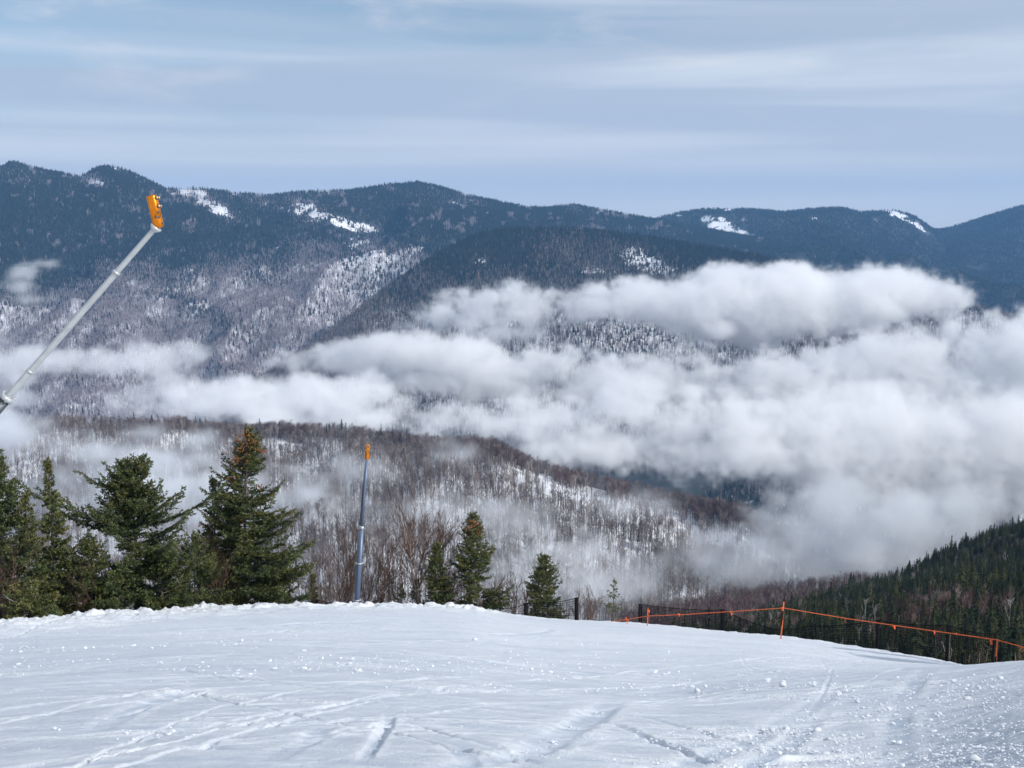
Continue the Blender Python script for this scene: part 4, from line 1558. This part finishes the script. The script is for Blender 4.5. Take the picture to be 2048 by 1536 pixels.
fence('low black net fence sinking behind the snow left of the pole', [(560, 58.8, 560, 1213, .05), (635, 59.2, 634, 1199, .06), (700, 59.6, 700, 1208, .04)])
fence('low black net fence just right of the blue grey pole', [(712, 59.2, 712, 1206, .04), (763, 59.8, 763, 1196, .08)])
fence('low dark net fence behind the snow lumps at the birch', [(800, 59.6, 800, 1210, .04), (855, 59.6, 855, 1204, .05), (882, 59.8, 882, 1200, .09), (935, 60, 935, 1212, .04)])
fence('black net fence in front of the cone shaped spruce', [(1000, 58.4, 1000, 1216, .04), (1052, 57.8, 1052, 1207, .10), (1153, 57.2, 1153, 1196, .10)])
fence('black net fence behind the near end of the orange rope', [(u_, float(y_edge(ts(u_, 1250)[0])) + .5, u_, v_, r_) for (u_, v_, r_) in ((1279, 1208, .05), (1446, 1220, .10), (1550, 1258, .03), (1611, 1252, .04), (1756, 1240, .08), (1897, 1250, .08), (1990, 1268, .05))])
o = empty('marker_post', on_snow(1284, 57.5), 'second thin dark post close beside the net fence end post', 'post')
mb = MB()
mb.tube([np.array([0, 0, -.4]), P(1283, 1212, 57.5) - on_snow(1284, 57.5)], [.03, .03], 8)
mb.build('shaft', M['black'], o)
mb = MB()
mb.tube([P(1283, 1212, 57.5) - on_snow(1284, 57.5), P(1283, 1211, 57.5) - on_snow(1284, 57.5)], [.036, .02], 8)
mb.build('cap', M['black'], o)

# orange poles carrying the rope
POLES = [(1256, 1245, 1252, 1234, 54.0, 'leaning stub of orange pole at the low left rope end', .020),
         (1294, 1246, 1296, 1217, 53.0, 'short orange pole second from the left rope end', .020),
         (1561, 1276, 1567.5, 1203, 49.0, 'tall orange pole at the high point of the rope', .026),
         (1990, 1345, 1994.5, 1279, 44.0, 'orange pole near the right border before dead branches', .026)]
for (ub, vb, ut, vt, y, lab, rd_) in POLES:
    b = P(ub, vb, y)
    b[2] = min(b[2], float(snow_z(b[0], y))) - .25
    o = empty('orange_pole', b, lab, 'pole', 'orange poles of the rope line')
    tp = P(ut, vt, y) - b
    mb = MB()
    mb.tube([np.zeros(3), tp * .5 + np.array([.01, 0, 0]), tp], [rd_, rd_, rd_ * .9], 8)
    mb.build('shaft', M['rope'], o)
    if rd_ > .022:
        mb = MB()
        c = tp * (.62 if y > 45 else .38)
        w = tp * (.16 if y > 45 else .2)
        mb.tube([c - w, c + w], [rd_ * 1.12, rd_ * 1.12], 8)
        mb.build('black_wrap', M['black'], o)
    if y == 49.0:
        mb = MB()
        mb.tube([tp, tp + np.array([.03, 0, .30])], [rd_ * .7, rd_ * .6], 8)
        mb.build('black_tip', M['black'], o)

rope_pts = [P(1222, 1243, 54.5), P(1256, 1238.5, 54.0), P(1296, 1232, 53.0), P(1360, 1229.5, 52.0), P(1463, 1223, 50.6), P(1567, 1216, 49.0), P(1690, 1236.5, 47.6), P(1790, 1251, 46.4), P(1868, 1262, 45.4), P(1993, 1279.5, 44.0), P(2060, 1298, 43.4), P(2200, 1330, 42.0)]
base = rope_pts[0].copy()
rope = empty('rope_line', base, 'bright orange rope with hanging pennants strung across the right edge', 'rope')
dense = []
for a, b in zip(rope_pts[:-1], rope_pts[1:]):
    for k in range(6):
        f = k / 6
        dense.append(a * (1 - f) + b * f - base)
dense.append(rope_pts[-1] - base)
mb = MB()
mb.tube(dense, np.full(len(dense), .016), 6)
mb.build('cord', M['rope'], rope)
FL = [(1256, 1241, 54.0, .5), (1297, 1224, 53, .6), (1357, 1231, 52.0, .8), (1463, 1226, 50.6, .9), (1567, 1217, 48.95, 1.0), (1690, 1240, 47.6, .9), (1790, 1253, 46.4, .9), (1868, 1265, 45.4, .7), (1912, 1270, 44.9, .45), (1986, 1281, 44.1, 1.1), (2040, 1295, 43.6, 1.1)]
for k, (fu, fv, fy, fs) in enumerate(FL):
    p = P(fu, fv - 3, fy) - base
    mb = MB()
    r_ = np.random.default_rng(300 + k)
    w, h = .11 * fs, .20 * fs
    tw = r_.normal(0, .5)
    V, F = [], []
    for j in range(5):
        q = j / 4
        ww = w * (1 - q * .35) * (1 + .2 * math.sin(q * 5 + k))
        cc = p + np.array([.05 * fs * math.sin(q * 3 + tw * 3) + tw * .10 * q, .04 * math.sin(q * 4 + k), -h * q])
        dx = np.array([math.cos(tw + q * 1.2), math.sin(tw + q * 1.2) * .6, .25 * math.sin(q * 6 + k)])
        V += [cc - dx * ww / 2, cc + dx * ww / 2, cc + np.array([0, .012, 0]) + dx * ww / 2, cc + np.array([0, .012, 0]) - dx * ww / 2]
    for j in range(4):
        for s_ in range(4):
            F.append([j * 4 + s_, j * 4 + (s_ + 1) % 4, (j + 1) * 4 + (s_ + 1) % 4, (j + 1) * 4 + s_])
    F += [[0, 3, 2, 1], [16, 17, 18, 19]]
    mb.add(V, F)
    mb.build('pennant', M['rope'], rope)


# ------------------------------------------------------------------ loose snow
def lump_mesh(seed, sub=3, rough=.28, squash=.8):
    import bmesh
    bm = bmesh.new()
    bmesh.ops.create_icosphere(bm, subdivisions=sub, radius=1.0)
    V = np.array([v.co[:] for v in bm.verts])
    r = np.random.default_rng(seed)
    # facets: cut by random planes, then small bumps
    for k in range(9):
        n = frame_to(r.normal(0, 1, 3))
        d = V @ n
        lim = r.uniform(.6, .92)
        V = V - np.maximum(d - lim, 0)[:, None] * n * .85
    nz = Noise2(seed + 50, 64)
    V *= (1 + rough * .5 * nz(V[:, 0] * 2 + V[:, 2] * 1.3 + 5, V[:, 1] * 2 + V[:, 2] * .7 + 9, 3, .6))[:, None]
    V[:, 2] *= squash
    for v, c in zip(bm.verts, V):
        v.co = c
    me = bpy.data.meshes.new('snow_clump')
    bm.to_mesh(me)
    bm.free()
    me.polygons.foreach_set('use_smooth', np.full(len(me.polygons), sub > 2))
    me.materials.append(M['clump'])
    return me


CL = [lump_mesh(k) for k in range(8)]


def land(u, v, lo=7.0, hi=60.0):
    ys = np.linspace(lo, hi, 4000)
    t, s = ts(u, v)
    zz = snow_z(t * ys, ys) - s * ys
    h = np.where(zz > 0)[0]
    y = float(ys[h[0]]) if len(h) else hi
    return np.array([t * y, y, float(snow_z(t * y, y))]), y


def clump(u, v, wpx, label, group, k, hpx=None, y=None):
    if y is None:
        p, y = land(u, v)
    else:
        t = float(ts(u, v)[0])
        p = np.array([t * y, y, float(snow_z(t * y, y))])
    s = wpx / 2 / F_PX * y
    o = obj('snow_clump', CL[k % len(CL)])
    o.location = (p[0], p[1], p[2] + s * .22)
    h = (hpx / wpx * 1.15) if hpx else float(rng.uniform(.75, 1.05))
    o.scale = (s, s * float(rng.uniform(.8, 1.1)), s * h)
    o.rotation_euler = (0, 0, float(rng.uniform(0, 6.28)))
    return tag(o, label, 'snow clump', group)


GB = 'snow lumps on top of the edge bank'
for k, (u_, w_, h_, lab) in enumerate([(777, 12, 12, 'narrow upright snow lump on the bank right of the net'), (788, 10, 12, 'twin narrow snow lump beside the upright one'), (841, 12, 10, 'small pointed snow lump left of the round one'),
                                       (859, 26, 15, 'round white snow lump on the bank below the birch'), (898, 24, 17, 'largest peaked snow lump on the bank'), (938, 14, 8, 'flat snow lump last on the right of the bank'),
                                       (537, 11, 13, 'upright snow lump alone below the tall spruce'), (220, 14, 8, 'snow lump on the bank below the broad spruce'), (405, 18, 8, 'flat snow lump on the bank left of the tall spruce')]):
    t = float(ts(u_, 1215)[0])
    clump(u_, 1214, w_, lab, GB, k, h_, y=float(y_edge(t)) - .4)
GC = 'loose snow clumps on the lower right slope'
BIG = [(1934, 1398, 17, 'largest loose snow clump near the right border'), (2000, 1357, 14, 'lone snow clump high at the right beside the corduroy'), (1635, 1462, 19, 'big tilted snow clump in the lower right drift'), (1657 - 85, 1458, 14, 'rounded snow clump left of the big tilted one'),
       (1395, 1383, 15, 'wide snow clump left in the upper right field'), (1715, 1405, 12, 'snow clump in the middle of the right field'), (1565, 1370, 16, 'broad flat snow clump below the roll'), (1948, 1520, 26, 'flat large snow lump at the bottom right corner'), (1982, 1375, 12, 'upper snow clump of the pair near the right border'), (1958, 1377, 14, 'crumbly snow clump left of the pair near the border'),
       (1985, 1331, 9, 'small snow clump sitting on the right roll edge'), (1410, 1373, 10, 'small snow clump above the wide one'), (1525, 1460, 12, 'angular snow clump at the left of the drift'), (1545, 1463, 16, 'low snow clump in the drift'), (725, 1470, 9, 'small round snow clump alone near the bottom middle')]
for k, (u_, v_, w_, lab) in enumerate(BIG):
    clump(u_, v_, w_, lab, GC, k)
r = np.random.default_rng(77)
for k in range(90):
    u_ = r.uniform(1230, 2040)
    v_ = 1350 + (r.random() ** .8) * 180
    if k < 26:
        u_, v_ = r.normal(1600, 90), r.normal(1470, 9) + 0.0
    elif k < 40:
        u_, v_ = r.normal(1960, 40), r.normal(1400, 25)
    v_ = max(v_, 1362)
    clump(min(u_, 2046), v_, r.uniform(3.5, 7.5), 'small loose snow clump among the crumbs of the right slope', GC, k)

# crumbs nobody could count
small = [(lambda m: (np.array([v.co[:] for v in m.vertices]), np.array([list(p.vertices) for p in m.polygons])))(lump_mesh(200 + k, 1, .3)) for k in range(6)]
nC = 34000
uu = r.uniform(-60, 2110, nC)
vv = 1240 + 300 * r.random(nC) ** 0.9
dn = np.clip(0.04 + 0.72 * sstep(1150, 1450, uu) * sstep(1340, 1380, vv) + 0.8 * NA(uu / 120, vv / 14, 4, .6) - 0.22, 0.012, 1)
dn = np.maximum(dn, spots(uu, vv, [(1600, 1466, 130, 12, 0.02, 1), (1960, 1400, 70, 40, .3, .8), (250, 1300, 220, 8, 0, .7), (350, 1320, 250, 10, 0, .5), (820, 1330, 300, 14, 0, .5), (560, 1370, 160, 10, 0, .4), (1520, 1375, 120, 8, 0, .8), (900, 1380, 120, 14, 0, .5), (420, 1400, 120, 8, -.2, .5), (1450, 1520, 40, 12, 0, .8)]))
kp = r.random(nC) < dn
uu, vv = uu[kp], vv[kp]
pos = np.zeros((len(uu), 3))
tq, sq = ts(uu, vv)
ys = np.geomspace(7, 60, 900)
ZZ = snow_z(tq[:, None] * ys, np.broadcast_to(ys, (len(tq), len(ys)))) - sq[:, None] * ys
first = np.argmax(ZZ > 0, 1)
hit = (ZZ > 0).any(1)
yy = ys[first]
ok = hit & (yy < y_edge(tq) - .5)
pos = np.stack([tq * yy, yy, snow_z(tq * yy, yy) + .002], 1)[ok]
size = np.clip(r.lognormal(-4.6, .58, len(pos)), .006, .06) * np.clip(pos[:, 1] / 17, .8, 1.6)
pos[:, 2] -= size * .15
V, Fm, T = tile(small, pos, size, r.uniform(0, 6.28, len(pos)), r.integers(0, 6, len(pos)), zscale=r.uniform(.5, .8, len(pos)))
tag(obj('snow_crumbs', mesh_data('snow_crumbs', V, Fm, False, {'tint': T}), M['clump']), 'loose snow crumbs strewn over the slope', 'snow', kind='stuff')


# ------------------------------------------------------------------ clouds lying in the valley
def spectral(shape, power, seed, aniso=(1, 1, 1)):
    r = np.random.default_rng(seed)
    n = r.normal(0, 1, shape).astype(np.float32)
    f = np.fft.rfftn(n)
    k = [np.fft.fftfreq(shape[0]) * shape[0] * aniso[0], np.fft.fftfreq(shape[1]) * shape[1] * aniso[1], np.fft.rfftfreq(shape[2]) * shape[2] * aniso[2]]
    kk = np.sqrt(k[0][:, None, None] ** 2 + k[1][None, :, None] ** 2 + k[2][None, None, :] ** 2)
    kk[0, 0, 0] = 1
    f *= kk ** (-power)
    f[kk < 2.5] *= 0.4
    o = np.fft.irfftn(f, s=shape)
    return ((o - o.mean()) / o.std()).astype(np.float32)


def cloud_material(name, density, color=(1, 1, 1), aniso=0.0, step=1.0):
    m = bpy.data.materials.new(name)
    m.use_nodes = True
    nt = m.node_tree
    nt.nodes.clear()
    out = nt.nodes.new('ShaderNodeOutputMaterial')
    pv = nt.nodes.new('ShaderNodeVolumePrincipled')
    pv.inputs['Color'].default_value = (*color, 1)
    pv.inputs['Anisotropy'].default_value = aniso
    pv.inputs['Density'].default_value = density
    pv.inputs['Density Attribute'].default_value = 'density'
    nt.links.new(pv.outputs[0], out.inputs['Volume'])
    m.cycles.volume_step_rate = step
    return m


def volume(name, D, mn, mx, mat, label):
    nx, ny, nz = D.shape
    me = bpy.data.meshes.new(name)
    n = D.size
    me.vertices.add(n)
    at = me.attributes.new('d', 'FLOAT', 'POINT')
    at.data.foreach_set('value', np.ascontiguousarray(D.transpose(2, 1, 0), np.float32).ravel())   # x fastest
    me.materials.append(mat)
    o = obj(name, me)
    ng = bpy.data.node_groups.new(name, 'GeometryNodeTree')
    ng.interface.new_socket('Geometry', in_out='INPUT', socket_type='NodeSocketGeometry')
    ng.interface.new_socket('Geometry', in_out='OUTPUT', socket_type='NodeSocketGeometry')
    N, L = ng.nodes, ng.links
    gi, go = N.new('NodeGroupInput'), N.new('NodeGroupOutput')
    ps = N.new('GeometryNodeInputPosition')

    def vm(op, a, b):
        k = N.new('ShaderNodeVectorMath')
        k.operation = op
        L.new(a, k.inputs[0])
        k.inputs[1].default_value = b
        return k.outputs[0]

    def mm(op, a, b):
        k = N.new('ShaderNodeMath')
        k.operation = op
        L.new(a, k.inputs[0])
        if isinstance(b, (int, float)):
            k.inputs[1].default_value = b
        else:
            L.new(b, k.inputs[1])
        return k.outputs[0]
    v = vm('SUBTRACT', ps.outputs[0], tuple(mn))
    v = vm('MULTIPLY', v, tuple((np.array(D.shape) - 1) / (np.array(mx) - np.array(mn))))
    v = vm('ADD', v, (.5, .5, .5))
    k = N.new('ShaderNodeVectorMath')
    k.operation = 'FLOOR'
    L.new(v, k.inputs[0])
    sp = N.new('ShaderNodeSeparateXYZ')
    L.new(k.outputs[0], sp.inputs[0])

    def as_int(x):
        c = N.new('FunctionNodeFloatToInt')
        L.new(x, c.inputs[0])
        return c.outputs[0]

    def im(op, a, b):
        c = N.new('FunctionNodeIntegerMath')
        c.operation = op
        L.new(a, c.inputs[0])
        if isinstance(b, int):
            c.inputs[1].default_value = b
        else:
            L.new(b, c.inputs[1])
        return c.outputs[0]
    ix, iy, iz = as_int(sp.outputs[0]), as_int(sp.outputs[1]), as_int(sp.outputs[2])
    idx = im('ADD', ix, im('MULTIPLY', im('ADD', iy, im('MULTIPLY', iz, ny)), nx))
    na = N.new('GeometryNodeInputNamedAttribute')
    na.data_type = 'FLOAT'
    na.inputs['Name'].default_value = 'd'
    si = N.new('GeometryNodeSampleIndex')
    si.data_type = 'FLOAT'
    si.domain = 'POINT'
    L.new(gi.outputs[0], si.inputs['Geometry'])
    L.new([s for s in na.outputs if s.enabled][0], [s for s in si.inputs if s.name == 'Value' and s.enabled][0])
    L.new(idx, si.inputs['Index'])
    vc = N.new('GeometryNodeVolumeCube')
    L.new([s for s in si.outputs if s.enabled][0], vc.inputs['Density'])
    vc.inputs['Background'].default_value = 0.0
    vc.inputs['Min'].default_value = tuple(mn)
    vc.inputs['Max'].default_value = tuple(mx)
    for nm, q in zip(('Resolution X', 'Resolution Y', 'Resolution Z'), D.shape):
        vc.inputs[nm].default_value = q
    sm = N.new('GeometryNodeSetMaterial')
    sm.inputs['Material'].default_value = mat
    L.new(vc.outputs[0], sm.inputs['Geometry'])
    L.new(sm.outputs[0], go.inputs[0])
    mod = o.modifiers.new('cloud', 'NODES')
    mod.node_group = ng
    tag(o, label, 'cloud', kind='stuff')
    return o


def cloud(name, blobs, mn, mx, res, seed, mat, label, edge=0.5, amp=0.42, fine=0.20, deep=0.75, grow=1.0):
    """blobs: (u, v, half width px, half height px, distance, weight)"""
    shape = tuple(int(q) for q in res)
    ax = [np.linspace(mn[i], mx[i], shape[i], dtype=np.float32) for i in range(3)]
    f = np.full(shape, -9.0, np.float32)
    r = np.random.default_rng(seed)
    allb = []
    for (u, v, a, b, y, w) in blobs:
        c = P(u, v, y)
        rx, rz = grow * a / F_PX * y, grow * b / F_PX * y
        allb.append((c, rx, rx * deep, rz, w))
        for k in range(9):
            th = r.uniform(0, 6.28)
            q = r.uniform(.5, .95)
            k_ = r.uniform(.16, .42)
            cc = c + np.array([math.cos(th) * rx * q, r.normal(0, .3) * rx, abs(math.sin(th)) * rz * q * (1 if r.random() < .8 else -1)])
            allb.append((cc, rx * k_, rx * k_ * .9, max(rz * k_ * 1.2, rx * k_ * .55), w))
    dx = [(mx[i] - mn[i]) / (shape[i] - 1) for i in range(3)]
    for (c, rx, ry, rz, w) in allb:
        R3 = np.array([rx, ry, rz]) * 1.9
        lo = [max(0, int((c[i] - R3[i] - mn[i]) / dx[i])) for i in range(3)]
        hi = [min(shape[i], int((c[i] + R3[i] - mn[i]) / dx[i]) + 2) for i in range(3)]
        if any(h <= l for l, h in zip(lo, hi)):
            continue
        q = ((ax[0][lo[0]:hi[0]] - c[0]) / rx)[:, None, None] ** 2 + ((ax[1][lo[1]:hi[1]] - c[1]) / ry)[None, :, None] ** 2 + ((ax[2][lo[2]:hi[2]] - c[2]) / rz)[None, None, :] ** 2
        val = (1.0 - np.sqrt(q)) * (0.4 + 0.6 * w) + (w - 1) * 0.5
        sl = tuple(slice(l, h) for l, h in zip(lo, hi))
        f[sl] = np.maximum(f[sl], val)
    sx = np.array(dx) / dx[0]
    n1 = spectral(shape, 2.1, seed + 1, 1 / (np.array(shape) * sx) * shape[0])
    n2 = spectral(shape, 1.22, seed + 2, 1 / (np.array(shape) * sx) * shape[0])
    f = f + amp * (n1 * .5) + fine * n2 * .5
    D = np.clip(f / edge, 0, 1)
    D = D * D * (3 - 2 * D)
    # nothing at the faces of the grid
    D[[0, -1]] = 0
    D[:, [0, -1]] = 0
    D[:, :, [0, -1]] = 0
    return volume(name, D, mn, mx, mat, label)


y1, y2, y3, y4 = 2450, 2120, 1720, 830
BANK1 = [(880, 640, 60, 28, y1, .8), (960, 622, 80, 38, y1, 1), (1050, 612, 80, 42, y1, 1), (1180, 610, 90, 34, y1, 1), (1280, 604, 100, 36, y1, 1), (1390, 606, 110, 40, y1, 1), (1490, 602, 120, 42, y1, 1), (1600, 598, 120, 40, y1, 1),
         (1700, 602, 120, 40, y1, 1), (1810, 592, 100, 40, y1, 1), (1885, 596, 55, 34, y1, 1), (1450, 552, 55, 22, y1, .8), (1565, 550, 60, 22, y1, .8), (1250, 565, 40, 18, y1, .7), (900, 595, 40, 16, y1, .55),
         (1500, 640, 110, 34, y1, 1), (1640, 632, 120, 30, y1, .9), (1380, 630, 70, 30, y1, .8), (1000, 665, 90, 26, y1, .8), (820, 650, 40, 16, y1, .5),
         (600, 722, 55, 24, y2, .8), (690, 722, 80, 30, y2, 1), (800, 706, 90, 34, y2, 1), (900, 712, 90, 36, y2, 1), (980, 742, 90, 40, y2, 1), (1100, 728, 90, 40, y2, 1), (1200, 745, 90, 40, y2, 1), (1300, 735, 80, 40, y2, 1), (1385, 722, 60, 34, y2, 1),
         (1250, 775, 150, 34, y2, 1), (1420, 775, 100, 40, y2, 1), (1560, 752, 90, 44, y2, 1), (1680, 732, 80, 42, y2, 1), (1770, 706, 85, 44, y2, 1), (1850, 728, 80, 48, y2, 1), (1965, 704, 75, 52, y2, 1), (2040, 690, 80, 56, y2, 1), (1995, 645, 40, 24, y2, .8),
         (1650, 785, 150, 42, y2, 1), (1850, 795, 150, 50, y2, 1), (2010, 780, 120, 55, y2, 1), (2160, 720, 120, 70, y2, 1), (850, 760, 120, 24, y2, .7), (1060, 780, 110, 26, y2, .8)]
BANK2 = [(430, 800, 75, 24, y3, .9), (520, 796, 90, 30, y3, 1), (640, 798, 110, 34, y3, 1), (725, 790, 60, 30, y3, 1), (900, 838, 90, 24, y3, .9), (1000, 846, 110, 30, y3, 1), (1130, 828, 110, 36, y3, 1), (1250, 820, 110, 40, y3, 1), (1370, 838, 110, 44, y3, 1),
         (1500, 856, 130, 52, y3, 1), (1620, 866, 140, 60, y3, 1), (1760, 876, 150, 70, y3, 1), (1900, 886, 150, 70, y3, 1), (2040, 886, 120, 70, y3, 1), (1200, 890, 160, 34, y3, 1), (1400, 906, 150, 34, y3, .9), (1640, 940, 120, 42, y3, .8), (1770, 960, 120, 42, y3, .8), (1900, 965, 130, 42, y3, .9), (2080, 950, 120, 60, y3, 1),
         (720, 836, 150, 20, y3, .8), (330, 815, 90, 20, y3, .5), (2160, 860, 120, 80, y3, 1),
         ]
VEIL = [(30, 728, 80, 17, y3, .8), (120, 722, 80, 16, y3, .8), (220, 724, 75, 17, y3, .85), (320, 720, 70, 28, y3, .9), (398, 706, 60, 24, y3, .95), (440, 700, 30, 16, y3, .8), (40, 800, 50, 28, y3, .6), (0, 838, 60, 24, y3, .6), (345, 776, 48, 26, y3, .8), (290, 790, 40, 18, y3, .5), (-80, 760, 100, 60, y3, .8)]
FOG = [(1440, 1125, 70, 40, y4, .7), (1520, 1090, 80, 40, y4, .8), (1600, 1070, 90, 46, y4, .9), (1700, 1060, 110, 46, y4, .9), (1820, 1042, 130, 44, y4, .9), (1950, 1022, 130, 44, y4, .9), (2060, 1015, 100, 56, y4, .9), (1600, 1125, 110, 42, y4, .9), (1760, 1110, 130, 40, y4, .9), (1380, 1155, 60, 24, y4, .5), (1900, 1080, 120, 50, y4, .9), (2150, 1040, 120, 70, y4, .9), (1420, 1100, 60, 30, y4, .6), (1560, 1050, 70, 40, y4, .8), (1640, 1000, 90, 50, y4, .9), (1480, 1140, 70, 30, y4, .7), (1700, 1140, 150, 26, y4, .8), (1350, 1110, 60, 40, y4, .4)]
MIST = [(290, 925, 120, 46, 900, 1.25), (210, 955, 90, 36, 900, .9), (395, 905, 70, 28, 900, .85), (330, 975, 150, 42, 880, 1.2), (110, 1010, 110, 36, 880, .5), (560, 900, 60, 30, 930, .4), (600, 880, 50, 20, 1000, .35), (720, 945, 80, 34, 880, .8), (640, 1005, 70, 46, 860, .8), (590, 1065, 90, 46, 840, 1.15), (800, 935, 70, 24, 900, .4), (905, 908, 70, 24, 900, .5), (700, 1085, 110, 36, 820, .85),
        (1000, 1090, 120, 34, 800, .4), (1140, 1105, 60, 34, 800, .7), (1235, 1118, 60, 28, 800, .6), (1150, 1150, 120, 24, 790, .5), (1255, 1010, 80, 30, 850, .3), (1300, 1130, 90, 30, 800, .45), (940, 1000, 50, 24, 850, .3), (0, 868, 80, 40, 1060, 1.1), (130, 890, 90, 30, 1000, .5), (480, 870, 120, 20, 1040, .45), (480, 1130, 160, 40, 800, .7), (250, 1080, 200, 50, 800, .65), (860, 1110, 120, 30, 800, .7), (640, 1140, 220, 45, 790, .75), (960, 1150, 260, 40, 780, .65), (820, 1030, 160, 40, 830, .6), (1010, 1050, 120, 34, 830, .55), (500, 1010, 140, 44, 860, .8), (60, 980, 140, 44, 880, .7), (1210, 1180, 160, 26, 780, .7)]
WISP = [(45, 545, 36, 14, 2500, .6), (85, 528, 34, 8, 2500, .45), (30, 575, 40, 14, 2500, .4), (110, 520, 20, 5, 2500, .35), (60, 600, 50, 12, 2500, .25)]

m_cloud = cloud_material('cloud_white', 0.05, (1, 1, 1), 0.0, 1.0)
m_fog = cloud_material('fog', 0.04, (.96, .98, 1), 0.0, 1.5)
m_veil = cloud_material('veil', 0.026, (1, 1, 1), 0.0, 1.2)
m_wisp = cloud_material('wisp', 0.022, (1, 1, 1), 0.0, 1.5)
m_mist = cloud_material('mist', 0.11, (.95, .975, 1), 0.0, 1.5)
cloud('cloud_bank', BANK1, (-620, 1750, -420), (1300, 2760, -60), (384, 180, 72), 1, m_cloud, 'white cloud banks lying against the mountain spur', amp=.38, fine=.42, edge=.8, grow=1.18)
cloud('cloud_sea', BANK2, (-1050, 1380, -460), (1000, 2020, -130), (410, 120, 72), 5, m_cloud, 'low sea of cloud filling the valley behind the middle ridge', amp=.34, fine=.40, edge=.85, grow=1.42)
cloud('cloud_veil', VEIL, (-1000, 1420, -380), (-300, 1960, -120), (140, 90, 52), 21, m_veil, 'thin veil of cloud drifting below the mountain at left', amp=.45, fine=.4, edge=.7, grow=1.25)
cloud('fog_bank', FOG, (50, 640, -290), (500, 1000, -130), (130, 90, 48), 9, m_fog, 'grey fog rising behind the right hillside', amp=.42, edge=.9, grow=1.4, fine=.3)
cloud('mist', MIST, (-460, 680, -310), (300, 1100, -120), (150, 78, 42), 13, m_mist, 'thin mist drifting across the middle ridge', amp=.34, edge=1.5, fine=.24, grow=1.5)
cloud('cloud_wisp', WISP, (-1180, 2380, -230), (-820, 2620, -30), (70, 46, 40), 17, m_wisp, 'torn wisp of cloud before the far mountain at left', amp=.6, edge=1.1, deep=1.2, fine=.35)

# ------------------------------------------------------------------ the air
hm = bpy.data.materials.new('haze')
hm.use_nodes = True
nt = hm.node_tree
nt.nodes.clear()
ho = nt.nodes.new('ShaderNodeOutputMaterial')
hv = nt.nodes.new('ShaderNodeVolumePrincipled')
hv.inputs['Color'].default_value = (0.26, 0.56, 1.0, 1)
hv.inputs['Density'].default_value = 0.000056
hv.inputs['Anisotropy'].default_value = 0.0
nt.links.new(hv.outputs[0], ho.inputs['Volume'])
hb_ = MB()
hb_.box((0, 7900, -130), (44000, 17000, 1262))
o = hb_.build('haze', hm, smooth=False)
tag(o, 'thin blue haze filling the air over the valley', 'haze', kind='stuff')
